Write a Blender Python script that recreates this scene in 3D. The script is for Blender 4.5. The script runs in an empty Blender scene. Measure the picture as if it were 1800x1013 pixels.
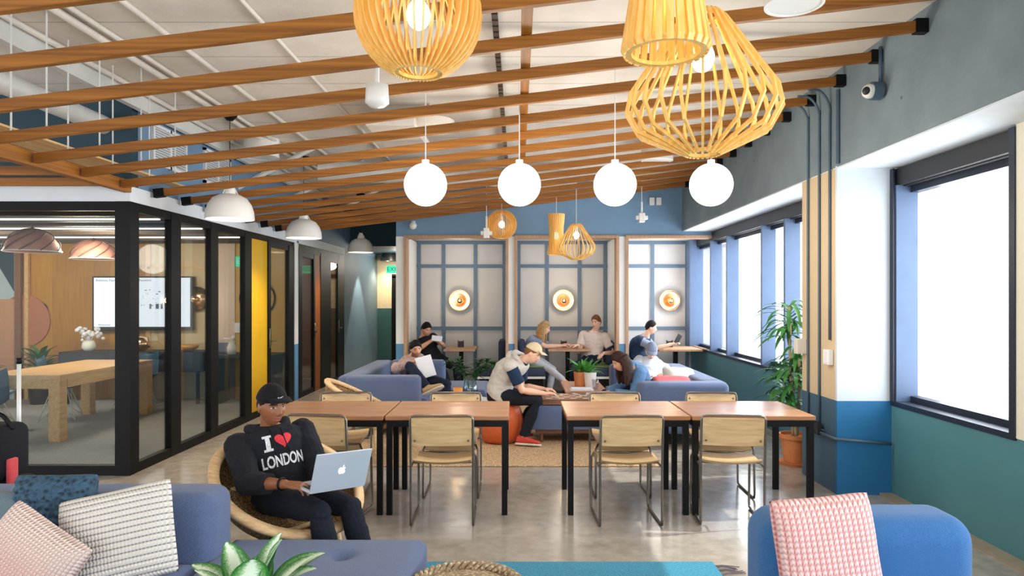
import bpy, bmesh, math, random
from mathutils import Vector, Matrix, noise, bvhtree
random.seed(7)
PI = math.pi
SC = bpy.context.scene
C = SC.collection
V = Vector

# ------------------------------------------------------------------ materials
def lin(c):
    c /= 255.0
    return c / 12.92 if c <= 0.04045 else ((c + 0.055) / 1.055) ** 2.4
def rgb(r, g, b): return (lin(r), lin(g), lin(b), 1.0)

def newmat(name):
    m = bpy.data.materials.new(name); m.use_nodes = True
    nt = m.node_tree; nt.nodes.clear()
    out = nt.nodes.new('ShaderNodeOutputMaterial')
    b = nt.nodes.new('ShaderNodeBsdfPrincipled')
    nt.links.new(b.outputs[0], out.inputs[0])
    return m, nt, b, out
def ramp(nt, fac, stops, interp='LINEAR'):
    r = nt.nodes.new('ShaderNodeValToRGB'); r.color_ramp.interpolation = interp
    e = r.color_ramp.elements
    e[0].position, e[0].color = stops[0]
    e[1].position, e[1].color = stops[1]
    for p, c in stops[2:]:
        n = e.new(p); n.color = c
    nt.links.new(fac, r.inputs[0]); return r.outputs[0]
def coords(nt, scale=(1, 1, 1), kind='Object', rot=(0, 0, 0)):
    t = nt.nodes.new('ShaderNodeTexCoord'); mp = nt.nodes.new('ShaderNodeMapping')
    mp.inputs['Scale'].default_value = scale; mp.inputs['Rotation'].default_value = rot
    nt.links.new(t.outputs[kind], mp.inputs[0]); return mp.outputs[0]
def noise_tex(nt, vec, scale, detail=3, rough=0.5):
    n = nt.nodes.new('ShaderNodeTexNoise'); n.inputs['Scale'].default_value = scale
    n.inputs['Detail'].default_value = detail; n.inputs['Roughness'].default_value = rough
    nt.links.new(vec, n.inputs['Vector']); return n.outputs['Fac']
def bump(nt, b, h, strength=0.3, dist=0.01):
    n = nt.nodes.new('ShaderNodeBump'); n.inputs['Strength'].default_value = strength
    n.inputs['Distance'].default_value = dist
    nt.links.new(h, n.inputs['Height']); nt.links.new(n.outputs[0], b.inputs['Normal'])
def sp(b, v):
    if 'Specular IOR Level' in b.inputs: b.inputs['Specular IOR Level'].default_value = v
def shade(c, f): return (c[0] * f, c[1] * f, c[2] * f, 1)

def plain(name, col, rough=0.5, metal=0.0, var=0.08, scale=6.0, bmp=0.0, bscale=60, spec=0.5, world=False):
    m, nt, b, o = newmat(name)
    vec = coords(nt)
    n = noise_tex(nt, vec, scale, 4)
    c = ramp(nt, n, [(0.3, shade(col, 1 - var)), (0.7, shade(col, 1 + var))])
    nt.links.new(c, b.inputs['Base Color'])
    b.inputs['Roughness'].default_value = rough; b.inputs['Metallic'].default_value = metal; sp(b, spec)
    if bmp: bump(nt, b, noise_tex(nt, vec, bscale, 3), bmp, 0.004)
    return m
def fabric(name, col, col2=None, scale=450, rough=0.9, bmp=0.5):
    m, nt, b, o = newmat(name); vec = coords(nt)
    n = noise_tex(nt, vec, scale, 2, 0.6)
    n2 = noise_tex(nt, vec, 5, 3)
    c = ramp(nt, n, [(0.3, col2 or shade(col, 0.72)), (0.7, shade(col, 1.2))])
    mx = nt.nodes.new('ShaderNodeMix'); mx.data_type = 'RGBA'; mx.blend_type = 'MULTIPLY'; mx.inputs[0].default_value = 0.35
    nt.links.new(c, mx.inputs[6]); nt.links.new(ramp(nt, n2, [(0.3, (0.8, 0.8, 0.8, 1)), (0.7, (1, 1, 1, 1))]), mx.inputs[7])
    nt.links.new(mx.outputs[2], b.inputs['Base Color'])
    b.inputs['Roughness'].default_value = rough; sp(b, 0.2)
    if 'Sheen Weight' in b.inputs: b.inputs['Sheen Weight'].default_value = 0.2 if col[0] + col[1] + col[2] > 0.25 else 0.02
    bump(nt, b, n, bmp, 0.003)
    return m
def wood(name, c1, c2, axis='x', scale=3.0, rough=0.45, spec=0.5, stretch=14):
    m, nt, b, o = newmat(name)
    s = {'x': (scale, scale * stretch, scale * stretch), 'y': (scale * stretch, scale, scale * stretch), 'z': (scale * stretch, scale * stretch, scale)}[axis]
    vec = coords(nt, s)
    n = noise_tex(nt, vec, 1.0, 5, 0.6)
    c = ramp(nt, n, [(0.28, c1), (0.72, c2)])
    nt.links.new(c, b.inputs['Base Color']); b.inputs['Roughness'].default_value = rough; sp(b, spec)
    bump(nt, b, n, 0.12, 0.002)
    return m
def emit(name, col, strength):
    m = bpy.data.materials.new(name); m.use_nodes = True; nt = m.node_tree; nt.nodes.clear()
    o = nt.nodes.new('ShaderNodeOutputMaterial'); e = nt.nodes.new('ShaderNodeEmission')
    e.inputs[0].default_value = col; e.inputs[1].default_value = strength
    nt.links.new(e.outputs[0], o.inputs[0]); return m
def glassy(name, tint=(0.93, 0.96, 0.96, 1), refl=0.006, rough=0.0):
    m = bpy.data.materials.new(name); m.use_nodes = True; nt = m.node_tree; nt.nodes.clear()
    o = nt.nodes.new('ShaderNodeOutputMaterial'); t = nt.nodes.new('ShaderNodeBsdfTransparent')
    g = nt.nodes.new('ShaderNodeBsdfGlossy'); mx = nt.nodes.new('ShaderNodeMixShader')
    lw = nt.nodes.new('ShaderNodeLayerWeight'); lw.inputs[0].default_value = 0.25
    mp = nt.nodes.new('ShaderNodeMapRange'); mp.inputs[3].default_value = refl; mp.inputs[4].default_value = 0.35
    t.inputs[0].default_value = tint; g.inputs[1].default_value = rough
    nt.links.new(lw.outputs['Fresnel'], mp.inputs[0]); nt.links.new(mp.outputs[0], mx.inputs[0])
    nt.links.new(t.outputs[0], mx.inputs[1]); nt.links.new(g.outputs[0], mx.inputs[2])
    nt.links.new(mx.outputs[0], o.inputs[0]); return m
def banded(name, low, high, zsplit, rough=0.55, var=0.05, bmp=0.12, spec=0.4):
    """two-tone painted wall: 'low' under zsplit, 'high' above (object z = world z)"""
    m, nt, b, o = newmat(name); vec = coords(nt)
    n = noise_tex(nt, vec, 2.5, 4)
    sx = nt.nodes.new('ShaderNodeSeparateXYZ'); nt.links.new(vec, sx.inputs[0])
    gt = nt.nodes.new('ShaderNodeMath'); gt.operation = 'GREATER_THAN'; gt.inputs[1].default_value = zsplit
    nt.links.new(sx.outputs[2], gt.inputs[0])
    a = ramp(nt, n, [(0.3, shade(low, 1 - var)), (0.7, shade(low, 1 + var))])
    c = ramp(nt, n, [(0.3, shade(high, 1 - var)), (0.7, shade(high, 1 + var))])
    mx = nt.nodes.new('ShaderNodeMix'); mx.data_type = 'RGBA'
    nt.links.new(gt.outputs[0], mx.inputs[0]); nt.links.new(a, mx.inputs[6]); nt.links.new(c, mx.inputs[7])
    nt.links.new(mx.outputs[2], b.inputs['Base Color']); b.inputs['Roughness'].default_value = rough; sp(b, spec)
    bump(nt, b, noise_tex(nt, vec, 45, 4), bmp, 0.004)
    return m
def knit(name, base, line, nlines, axis=0, stitch=60, grad=None, dots=0.55):
    """knitted rows: dark line between rows, v-shaped stitches as bump. object coords x,z of the cushion"""
    m, nt, b, o = newmat(name); vec = coords(nt)
    sx = nt.nodes.new('ShaderNodeSeparateXYZ'); nt.links.new(vec, sx.inputs[0])
    def mth(op, a, bb=None, v=None):
        q = nt.nodes.new('ShaderNodeMath'); q.operation = op
        nt.links.new(a, q.inputs[0])
        if bb is not None: nt.links.new(bb, q.inputs[1])
        elif v is not None: q.inputs[1].default_value = v
        return q.outputs[0]
    u = sx.outputs[0] if axis == 0 else sx.outputs[2]
    w = sx.outputs[2] if axis == 0 else sx.outputs[0]
    rows = mth('FRACT', mth('MULTIPLY', u, v=nlines))
    d = mth('ABSOLUTE', mth('SUBTRACT', rows, v=0.5))            # 0 at row centre .. .5 at line
    st = mth('SINE', mth('ADD', mth('MULTIPLY', w, v=stitch * 6.283), mth('MULTIPLY', d, v=5.0)))
    edge = ramp(nt, d, [(0.30, (0, 0, 0, 1)), (0.47, (1, 1, 1, 1))])
    stc = ramp(nt, mth('MULTIPLY', mth('ADD', st, v=1.0), v=0.5), [(0.05, (dots, dots, dots, 1)), (0.45, (0, 0, 0, 1))])
    mx0 = nt.nodes.new('ShaderNodeMix'); mx0.data_type = 'RGBA'; mx0.blend_type = 'LIGHTEN'; mx0.inputs[0].default_value = 1
    ml = nt.nodes.new('ShaderNodeMix'); ml.data_type = 'RGBA'; ml.blend_type = 'MULTIPLY'; ml.inputs[0].default_value = 1
    nt.links.new(edge, ml.inputs[6]); nt.links.new(ramp(nt, mth('MULTIPLY', mth('ADD', st, v=1.0), v=0.5), [(0.1, (0.6, 0.6, 0.6, 1)), (0.8, (1, 1, 1, 1))]), ml.inputs[7])
    nt.links.new(ml.outputs[2], mx0.inputs[6]); nt.links.new(stc, mx0.inputs[7])
    basec = nt.nodes.new('ShaderNodeRGB'); basec.outputs[0].default_value = base
    bc = basec.outputs[0]
    if grad:
        n = nt.nodes.new('ShaderNodeMapRange'); n.inputs[1].default_value = -0.22; n.inputs[2].default_value = 0.12
        nt.links.new(sx.outputs[2], n.inputs[0]); g = nt.nodes.new('ShaderNodeMix'); g.data_type = 'RGBA'
        nt.links.new(n.outputs[0], g.inputs[0]); g.inputs[6].default_value = grad; g.inputs[7].default_value = base; bc = g.outputs[2]
    mx = nt.nodes.new('ShaderNodeMix'); mx.data_type = 'RGBA'
    nt.links.new(mx0.outputs[2], mx.inputs[0]); nt.links.new(bc, mx.inputs[6]); mx.inputs[7].default_value = line
    nt.links.new(mx.outputs[2], b.inputs['Base Color']); b.inputs['Roughness'].default_value = 0.9; sp(b, 0.15)
    h = mth('SUBTRACT', mth('MULTIPLY', st, v=0.35), mth('MULTIPLY', d, v=2.0))
    bump(nt, b, h, 0.9, 0.006)
    return m

M = {}
M['beam'] = wood('beam_wood', rgb(112, 66, 24), rgb(176, 114, 44), 'x', 0.7, 0.5, 0.35, 60)
M['beam_y'] = wood('beam_wood_y', rgb(112, 66, 24), rgb(176, 114, 44), 'y', 0.7, 0.5, 0.35, 60)
M['plywood'] = wood('plywood', rgb(205, 165, 110), rgb(232, 196, 142), 'y', 2.0, 0.6)
M['slat'] = wood('birch_slat', rgb(228, 172, 76), rgb(248, 208, 126), 'z', 4.0, 0.45)
M['tabletop'] = wood('table_top', rgb(150, 102, 70), rgb(192, 144, 104), 'x', 2.5, 0.26, 0.5)
M['chairply'] = wood('chair_ply', rgb(192, 158, 110), rgb(222, 190, 142), 'x', 3, 0.4)
M['oak'] = wood('oak', rgb(196, 152, 98), rgb(226, 186, 132), 'y', 2.5, 0.45)
M['rim'] = wood('chair_rim', rgb(206, 164, 112), rgb(236, 204, 158), 'x', 4, 0.45)
M['wicker'] = None
M['boothwood'] = wood('booth_wood', rgb(160, 122, 92), rgb(196, 158, 124), 'z', 3, 0.5)
M['walnut'] = wood('walnut', rgb(110, 74, 52), rgb(150, 104, 76), 'x', 3, 0.45)
M['black'] = plain('black_steel', rgb(12, 12, 14), 0.5, 0.0, 0.15, 8, spec=0.2)
M['blackm'] = plain('black_frame', rgb(30, 30, 34), 0.4, 0.3, 0.15, 8)
M['steel'] = plain('brushed_steel', rgb(122, 116, 108), 0.3, 0.9, 0.1, 20)
M['white'] = plain('white_paint', rgb(232, 232, 230), 0.5, 0, 0.03)
M['whitelamp'] = plain('white_enamel', rgb(236, 234, 228), 0.3, 0, 0.02)
M['fascia'] = plain('fascia_white', rgb(226, 232, 238), 0.6, 0, 0.03)
M['sofa'] = fabric('blue_violet_upholstery', rgb(98, 114, 148), rgb(70, 84, 116))
M['sofa2'] = fabric('blue_upholstery', rgb(60, 114, 166), rgb(38, 82, 134))
M['navycush'] = fabric('bench_fabric', rgb(62, 70, 92))
M['green'] = fabric('olive_fabric', rgb(112, 132, 70))
M['bluewall'] = plain('blue_paint', rgb(112, 146, 176), 0.6, 0, 0.05, 2, 0.08, 40)
M['bluegrey'] = plain('blue_grey_wall', rgb(104, 128, 142), 0.6, 0, 0.07, 2, 0.1, 40)
M['darkteal'] = plain('dark_teal_paint', rgb(26, 62, 78), 0.6, 0, 0.08, 2)
M['teal'] = banded('teal_cream_wall', rgb(76, 126, 134), rgb(226, 222, 206), 0.78)
M['pillar'] = banded('pillar_paint', rgb(66, 96, 118), rgb(206, 184, 150), 0.78)
M['pillarfront'] = banded('pillar_front_paint', rgb(36, 108, 156), rgb(206, 214, 220), 0.78)
M['post'] = banded('post_paint', rgb(92, 142, 184), rgb(232, 232, 230), 0.90)
M['winframe'] = plain('window_frame', rgb(34, 42, 58), 0.4, 0.2, 0.1)
M['mullion'] = plain('mullion_blue', rgb(88, 108, 138), 0.5, 0.1, 0.06)
M['glass'] = glassy('clear_glass', (0.86, 0.88, 0.87, 1))
M['winglass'] = glassy('window_glass', (0.98, 0.99, 1, 1), 0.03)
M['gridblue'] = plain('grid_strip', rgb(98, 120, 142), 0.6, 0, 0.04)
M['alcove'] = plain('alcove_wall', rgb(206, 204, 202), 0.7, 0, 0.03, 2)
M['gold'] = plain('polished_copper', rgb(246, 200, 150), 0.2, 1.0, 0.02)
M['yellow'] = plain('yellow_panel', rgb(212, 166, 6), 0.55, 0, 0.04, 2)
M['orangep'] = plain('orange_panel', rgb(140, 78, 24), 0.55, 0, 0.06, 2)
M['terracotta'] = plain('terracotta', rgb(206, 128, 78), 0.7, 0, 0.1, 10, 0.2)
M['leatherorange'] = plain('orange_leather', rgb(206, 98, 54), 0.45, 0, 0.1, 12, 0.3, 80)
M['leaf'] = plain('leaf_green', rgb(58, 120, 52), 0.4, 0, 0.35, 12)
M['leafdark'] = plain('leaf_dark_green', rgb(34, 84, 40), 0.4, 0, 0.35, 12)
M['cane'] = plain('cane_bark', rgb(176, 160, 128), 0.8, 0, 0.2, 30, 0.3)
M['alu'] = plain('laptop_aluminium', rgb(200, 206, 214), 0.35, 0.35, 0.02)
M['pinkmetal'] = plain('pink_lamp_shade', rgb(190, 134, 118), 0.45, 0.1, 0.08)
M['carpet'] = fabric('grey_carpet', rgb(150, 150, 150), None, 120, 0.95, 0.6)
M['bulb'] = emit('bulb_warm', (1.0, 0.78, 0.45, 1), 14)
M['globe'] = emit('globe_opal', (1.0, 0.97, 0.92, 1), 3.2)
M['lampin'] = emit('lamp_diffuser', (1.0, 0.95, 0.85, 1), 4)
M['paper'] = plain('paper', rgb(236, 238, 242), 0.7, 0, 0.04)
M['blackplastic'] = plain('black_plastic', rgb(30, 30, 33), 0.5, 0, 0.1)
M['bag'] = fabric('black_nylon', rgb(34, 34, 40), None, 300)
M['red'] = fabric('red_fabric', rgb(226, 84, 92))
M['creamfab'] = fabric('cream_fabric', rgb(226, 220, 208))
M['conduit'] = plain('conduit_paint', rgb(70, 92, 108), 0.5, 0, 0.06)
M['conduitw'] = plain('ceiling_conduit', rgb(222, 216, 206), 0.5, 0, 0.05)
M['duct'] = plain('duct_white', rgb(218, 220, 216), 0.4, 0.1, 0.06)
M['signgreen'] = emit('exit_green', (0.05, 0.75, 0.42, 1), 1.2)
M['knitcream'] = knit('cream_knit', rgb(232, 226, 216), rgb(120, 118, 124), 40, axis=1, stitch=70, dots=0.12)
M['knitpink'] = knit('pink_knit', rgb(244, 210, 204), rgb(206, 104, 100), 48, axis=0, stitch=48)
M['knitblush'] = knit('blush_knit', rgb(238, 224, 212), rgb(200, 150, 144), 70, axis=0, stitch=70, grad=rgb(236, 150, 150))


# concrete floor
m, nt, b, o = newmat('polished_concrete'); vec = coords(nt)
n1 = noise_tex(nt, vec, 0.9, 6, 0.6); n2 = noise_tex(nt, vec, 9, 6, 0.65); n3 = noise_tex(nt, vec, 90, 2)
mx = nt.nodes.new('ShaderNodeMix'); mx.data_type = 'RGBA'; mx.inputs[0].default_value = 0.5
nt.links.new(ramp(nt, n1, [(0.3, rgb(148, 141, 132)), (0.7, rgb(182, 174, 163))]), mx.inputs[6])
nt.links.new(ramp(nt, n2, [(0.3, rgb(134, 127, 118)), (0.7, rgb(190, 182, 170))]), mx.inputs[7])
nt.links.new(mx.outputs[2], b.inputs['Base Color'])
nt.links.new(ramp(nt, n2, [(0.3, (0.12, 0.12, 0.12, 1)), (0.8, (0.26, 0.26, 0.26, 1))]), b.inputs['Roughness'])
sp(b, 0.7); bump(nt, b, n3, 0.03, 0.002); M['floor'] = m
# board-marked ceiling
m, nt, b, o = newmat('painted_ceiling'); vec = coords(nt)
sx = nt.nodes.new('ShaderNodeSeparateXYZ'); nt.links.new(vec, sx.inputs[0])
n1 = noise_tex(nt, vec, 1.6, 6, 0.6); n2 = noise_tex(nt, vec, 26, 5, 0.7)
fr = nt.nodes.new('ShaderNodeMath'); fr.operation = 'FRACT'; sc_ = nt.nodes.new('ShaderNodeMath'); sc_.operation = 'MULTIPLY'; sc_.inputs[1].default_value = 1.5
nt.links.new(sx.outputs[1], sc_.inputs[0]); nt.links.new(sc_.outputs[0], fr.inputs[0])
line = ramp(nt, fr.outputs[0], [(0.0, (0.35, 0.35, 0.35, 1)), (0.02, (1, 1, 1, 1)), (0.98, (1, 1, 1, 1)), (1.0, (0.35, 0.35, 0.35, 1))])
mx = nt.nodes.new('ShaderNodeMix'); mx.data_type = 'RGBA'; mx.blend_type = 'MULTIPLY'; mx.inputs[0].default_value = 0.6
nt.links.new(ramp(nt, n1, [(0.3, rgb(212, 204, 192)), (0.7, rgb(234, 228, 218))]), mx.inputs[6]); nt.links.new(line, mx.inputs[7])
nt.links.new(mx.outputs[2], b.inputs['Base Color']); b.inputs['Roughness'].default_value = 0.8
bump(nt, b, n2, 0.35, 0.012); M['ceiling'] = m
# grey concrete beam with pock marks
m, nt, b, o = newmat('grey_painted_concrete'); vec = coords(nt)
n1 = noise_tex(nt, vec, 1.5, 5, 0.6); n2 = noise_tex(nt, vec, 30, 5)
vz = nt.nodes.new('ShaderNodeTexVoronoi'); vz.inputs['Scale'].default_value = 3.4; nt.links.new(vec, vz.inputs['Vector'])
pk = ramp(nt, vz.outputs['Distance'], [(0.03, (0.25, 0.25, 0.25, 1)), (0.065, (1, 1, 1, 1))])
mx = nt.nodes.new('ShaderNodeMix'); mx.data_type = 'RGBA'; mx.blend_type = 'MULTIPLY'; mx.inputs[0].default_value = 0.8
nt.links.new(ramp(nt, n1, [(0.3, rgb(108, 124, 132)), (0.7, rgb(130, 147, 155))]), mx.inputs[6]); nt.links.new(pk, mx.inputs[7])
nt.links.new(mx.outputs[2], b.inputs['Base Color']); b.inputs['Roughness'].default_value = 0.6
bump(nt, b, n2, 0.2, 0.01); M['greywall'] = m
# ochre wood-clad wall with vertical boards
m, nt, b, o = newmat('ochre_board_wall'); vec = coords(nt, (3.2, 3.2, 0.4))
br = nt.nodes.new('ShaderNodeTexWhiteNoise'); br.noise_dimensions = '1D'
sx = nt.nodes.new('ShaderNodeSeparateXYZ'); nt.links.new(vec, sx.inputs[0])
fl = nt.nodes.new('ShaderNodeMath'); fl.operation = 'FLOOR'; nt.links.new(sx.outputs[0], fl.inputs[0]); nt.links.new(fl.outputs[0], br.inputs['W'])
n1 = noise_tex(nt, coords(nt, (40, 40, 2)), 1.0, 4)
mx = nt.nodes.new('ShaderNodeMix'); mx.data_type = 'RGBA'; mx.inputs[0].default_value = 0.4
nt.links.new(ramp(nt, br.outputs[0], [(0.0, rgb(160, 108, 26)), (1.0, rgb(196, 142, 44))]), mx.inputs[6])
nt.links.new(ramp(nt, n1, [(0.3, rgb(148, 96, 22)), (0.7, rgb(202, 148, 52))]), mx.inputs[7])
nt.links.new(mx.outputs[2], b.inputs['Base Color']); b.inputs['Roughness'].default_value = 0.5; M['ochre'] = m
# wicker weave
def weave(name, c1, c2, sc=70, bs=1.0):
    m, nt, b, o = newmat(name); vec = coords(nt)
    ck = nt.nodes.new('ShaderNodeTexVoronoi'); ck.inputs['Scale'].default_value = sc; nt.links.new(vec, ck.inputs['Vector'])
    nt.links.new(ramp(nt, ck.outputs['Distance'], [(0.1, c2), (0.6, c1)]), b.inputs['Base Color'])
    b.inputs['Roughness'].default_value = 0.8; bump(nt, b, ck.outputs['Distance'], bs, 0.006); return m
M['wicker'] = weave('wicker_weave', rgb(120, 88, 52), rgb(206, 168, 116), 90)
M['rope'] = weave('rope_weave', rgb(150, 128, 96), rgb(222, 204, 170), 60)
M['navyknit'] = weave('navy_chunky_knit', rgb(52, 84, 106), rgb(16, 34, 50), 42, 1.0)
M['jute'] = weave('jute_rug', rgb(172, 142, 106), rgb(226, 200, 162), 55)
M['bluerug'] = fabric('turquoise_rug', rgb(44, 142, 170), rgb(28, 108, 140), 90, 0.95, 0.8)
# variegated leaf
m, nt, b, o = newmat('variegated_leaf'); vec = coords(nt, (1, 1, 1), 'UV')
sx = nt.nodes.new('ShaderNodeSeparateXYZ'); nt.links.new(vec, sx.inputs[0])
n1 = noise_tex(nt, coords(nt, (14, 30, 14), 'UV'), 1.0, 4, 0.7)
ab = nt.nodes.new('ShaderNodeMath'); ab.operation = 'ABSOLUTE'; sb = nt.nodes.new('ShaderNodeMath'); sb.operation = 'SUBTRACT'; sb.inputs[1].default_value = 0.5
nt.links.new(sx.outputs[0], sb.inputs[0]); nt.links.new(sb.outputs[0], ab.inputs[0])
ad = nt.nodes.new('ShaderNodeMath'); ad.operation = 'ADD'; nt.links.new(ab.outputs[0], ad.inputs[0])
mu = nt.nodes.new('ShaderNodeMath'); mu.operation = 'MULTIPLY'; mu.inputs[1].default_value = 0.55; nt.links.new(n1, mu.inputs[0]); nt.links.new(mu.outputs[0], ad.inputs[1])
nt.links.new(ramp(nt, ad.outputs[0], [(0.42, rgb(222, 234, 214)), (0.54, rgb(140, 184, 128)), (0.68, rgb(52, 124, 50)), (0.82, rgb(30, 94, 40))]), b.inputs['Base Color'])
b.inputs['Roughness'].default_value = 0.35; M['varleaf'] = m

# ------------------------------------------------------------------ mesh helpers
def box(bm, x0, x1, y0, y1, z0, z1, r=0.0, seg=2, mat=None):
    mm = Matrix.Translation(((x0 + x1) / 2, (y0 + y1) / 2, (z0 + z1) / 2)) @ Matrix.Diagonal((abs(x1 - x0), abs(y1 - y0), abs(z1 - z0), 1))
    if mat is not None: mm = mat @ mm
    g = bmesh.ops.create_cube(bm, size=1, matrix=mm)
    if r > 0:
        es = list({e for v in g['verts'] for e in v.link_edges})
        bmesh.ops.bevel(bm, geom=es, offset=r, segments=seg, profile=0.5, affect='EDGES')
def ring(bm, c, u, v, n, ex=2.0):
    out = []
    for i in range(n):
        a = 2 * PI * i / n; ca, sa = math.cos(a), math.sin(a)
        if ex != 2.0:
            ca = math.copysign(abs(ca) ** (2 / ex), ca); sa = math.copysign(abs(sa) ** (2 / ex), sa)
        out.append(bm.verts.new(c + u * ca + v * sa))
    return out
def bridge(bm, a, b):
    n = len(a)
    for i in range(n):
        try: bm.faces.new((a[i], a[(i + 1) % n], b[(i + 1) % n], b[i]))
        except ValueError: pass
def loft(bm, secs, n=20, ex=2.0, caps=True):
    rs = [ring(bm, V(c), V(u), V(v), n, ex) for c, u, v in secs]
    for a, b in zip(rs, rs[1:]): bridge(bm, a, b)
    if caps:
        bm.faces.new(rs[0][::-1]); bm.faces.new(rs[-1])
def frames(pts, closed=False):
    n = len(pts); ts = []
    for i in range(n):
        a = pts[(i - 1) % n] if (closed or i > 0) else pts[i]
        b = pts[(i + 1) % n] if (closed or i < n - 1) else pts[i]
        ts.append((b - a).normalized())
    t = ts[0]; u = t.orthogonal().normalized(); out = []
    for k, t in enumerate(ts):
        u = (u - t * u.dot(t))
        if u.length < 1e-6: u = t.orthogonal()
        u.normalize(); out.append((u.copy(), t.cross(u).normalized()))
    return out
def tube(bm, pts, r, n=8, closed=False, caps=True):
    pts = [V(p) for p in pts]; fr = frames(pts, closed)
    rr = r if isinstance(r, (list, tuple)) else [r] * len(pts)
    rs = [ring(bm, p, f[0] * q, f[1] * q, n) for p, f, q in zip(pts, fr, rr)]
    for a, b in zip(rs, rs[1:]): bridge(bm, a, b)
    if closed: bridge(bm, rs[-1], rs[0])
    elif caps: bm.faces.new(rs[0][::-1]); bm.faces.new(rs[-1])
def lathe(bm, prof, n=32, c=(0, 0, 0), caps=False, mat=None):
    c = V(c); rs = []
    for r, z in prof:
        vs = [bm.verts.new((mat @ V((r * math.cos(2 * PI * i / n), r * math.sin(2 * PI * i / n), z)) if mat else V((r * math.cos(2 * PI * i / n), r * math.sin(2 * PI * i / n), z))) + c) for i in range(n)]
        rs.append(vs)
    for a, b in zip(rs, rs[1:]): bridge(bm, a, b)
    if caps: bm.faces.new(rs[0][::-1]); bm.faces.new(rs[-1])
def ball(bm, c, r, n=16, sc=(1, 1, 1), mat=None):
    mm = Matrix.Translation(V(c)) @ (mat or Matrix.Identity(4)) @ Matrix.Diagonal((r * sc[0], r * sc[1], r * sc[2], 1))
    bmesh.ops.create_uvsphere(bm, u_segments=n, v_segments=max(6, n * 2 // 3), radius=1, matrix=mm)
def limb(bm, pts, radii, n=14, ends=(True, True)):
    tube(bm, pts, list(radii), n)
    for i, (p, r) in enumerate(zip(pts, radii)):
        if (i == 0 and not ends[0]) or (i == len(pts) - 1 and not ends[1]): continue
        ball(bm, p, r, 12)
def smoothpath(pts, k=6):
    """Catmull-Rom through points"""
    pts = [V(p) for p in pts]; out = []
    for i in range(len(pts) - 1):
        p0 = pts[max(i - 1, 0)]; p1 = pts[i]; p2 = pts[i + 1]; p3 = pts[min(i + 2, len(pts) - 1)]
        for j in range(k):
            t = j / k
            out.append(0.5 * ((2 * p1) + (p2 - p0) * t + (2 * p0 - 5 * p1 + 4 * p2 - p3) * t * t + (3 * p1 - p0 - 3 * p2 + p3) * t ** 3))
    out.append(pts[-1]); return out

def link(o, parent=None):
    C.objects.link(o)
    if parent: o.parent = parent
    return o
def obj(name, bm, m=None, parent=None, smooth=False, label=None, sharp=None):
    bmesh.ops.recalc_face_normals(bm, faces=bm.faces)
    me = bpy.data.meshes.new(name); bm.to_mesh(me); bm.free()
    if m:
        for x in (m if isinstance(m, list) else [m]): me.materials.append(x)
    if smooth:
        me.polygons.foreach_set('use_smooth', [True] * len(me.polygons))
        if sharp: me.set_sharp_from_angle(angle=math.radians(sharp))
    o = bpy.data.objects.new(name, me); link(o, parent)
    if label: o['label'] = label
    return o
def thing(name, label, cat, loc=(0, 0, 0), rz=0, group=None):
    o = bpy.data.objects.new(name, None); o.empty_display_size = 0.1
    link(o); o.location = loc; o.rotation_euler = (0, 0, rz)
    o['label'] = label; o['category'] = cat
    if group: o['group'] = group
    return o
def tag(o, label, cat, group=None):
    o['label'] = label; o['category'] = cat
    if group: o['group'] = group
    return o
def struct(name, bm, m, parent=None, smooth=False, sharp=None):
    o = obj(name, bm, m, parent, smooth, sharp=sharp)
    if parent is None: o['kind'] = 'structure'
    return o
def dup(root, loc, rz, label=None, group=None):
    r = root.copy(); C.objects.link(r); r.location = loc; r.rotation_euler = (0, 0, rz)
    if label: r['label'] = label
    if group: r['group'] = group
    for ch in list(root.children):
        c = ch.copy(); C.objects.link(c); c.parent = r
        for g in ch.children:
            d = g.copy(); C.objects.link(d); d.parent = c
    return r
def B(): return bmesh.new()
def at(x, y, Y):   # point of the room seen at that place of the photograph, at distance Y
    return V(((x - 910) * Y / 1200, Y, 1.63 + (525 - y) * Y / 1200))
# ------------------------------------------------------------------ room shell
XL, XR = -3.56, 3.10          # glass partition plane, window wall plane
CZ = 3.52
bm = B(); box(bm, -9.5, 3.9, -3, 19, -0.1, 0); struct('floor', bm, M['floor'])
bm = B(); box(bm, -9.5, 3.3, -3, 19, CZ, CZ + 0.15); struct('ceiling', bm, M['ceiling'])
# meeting room
bm = B(); box(bm, -9.3, XL - 0.06, 6.4, 13.9, 0.0, 0.012); struct('floor_meeting_room', bm, M['carpet'])
bm = B(); box(bm, -9.3, XL - 0.02, 6.36, 14.0, 2.56, 2.64)
for k in range(9): box(bm, -9.2, XL - 0.1, 6.7 + k * 0.5, 6.78 + k * 0.5, 2.50, 2.56)
struct('ceiling_meeting_room', bm, plain('dark_timber_ceiling', rgb(74, 60, 50), 0.6))
bm = B()
for y in (7.4, 8.4, 9.6): box(bm, -8.8, -3.9, y, y + 0.05, 2.485, 2.50)
tag(obj('linear_ceiling_light', bm, emit('strip_light', (1, 0.93, 0.8, 1), 2.5)), 'thin white light strips under the dark meeting room ceiling', 'light')
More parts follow.
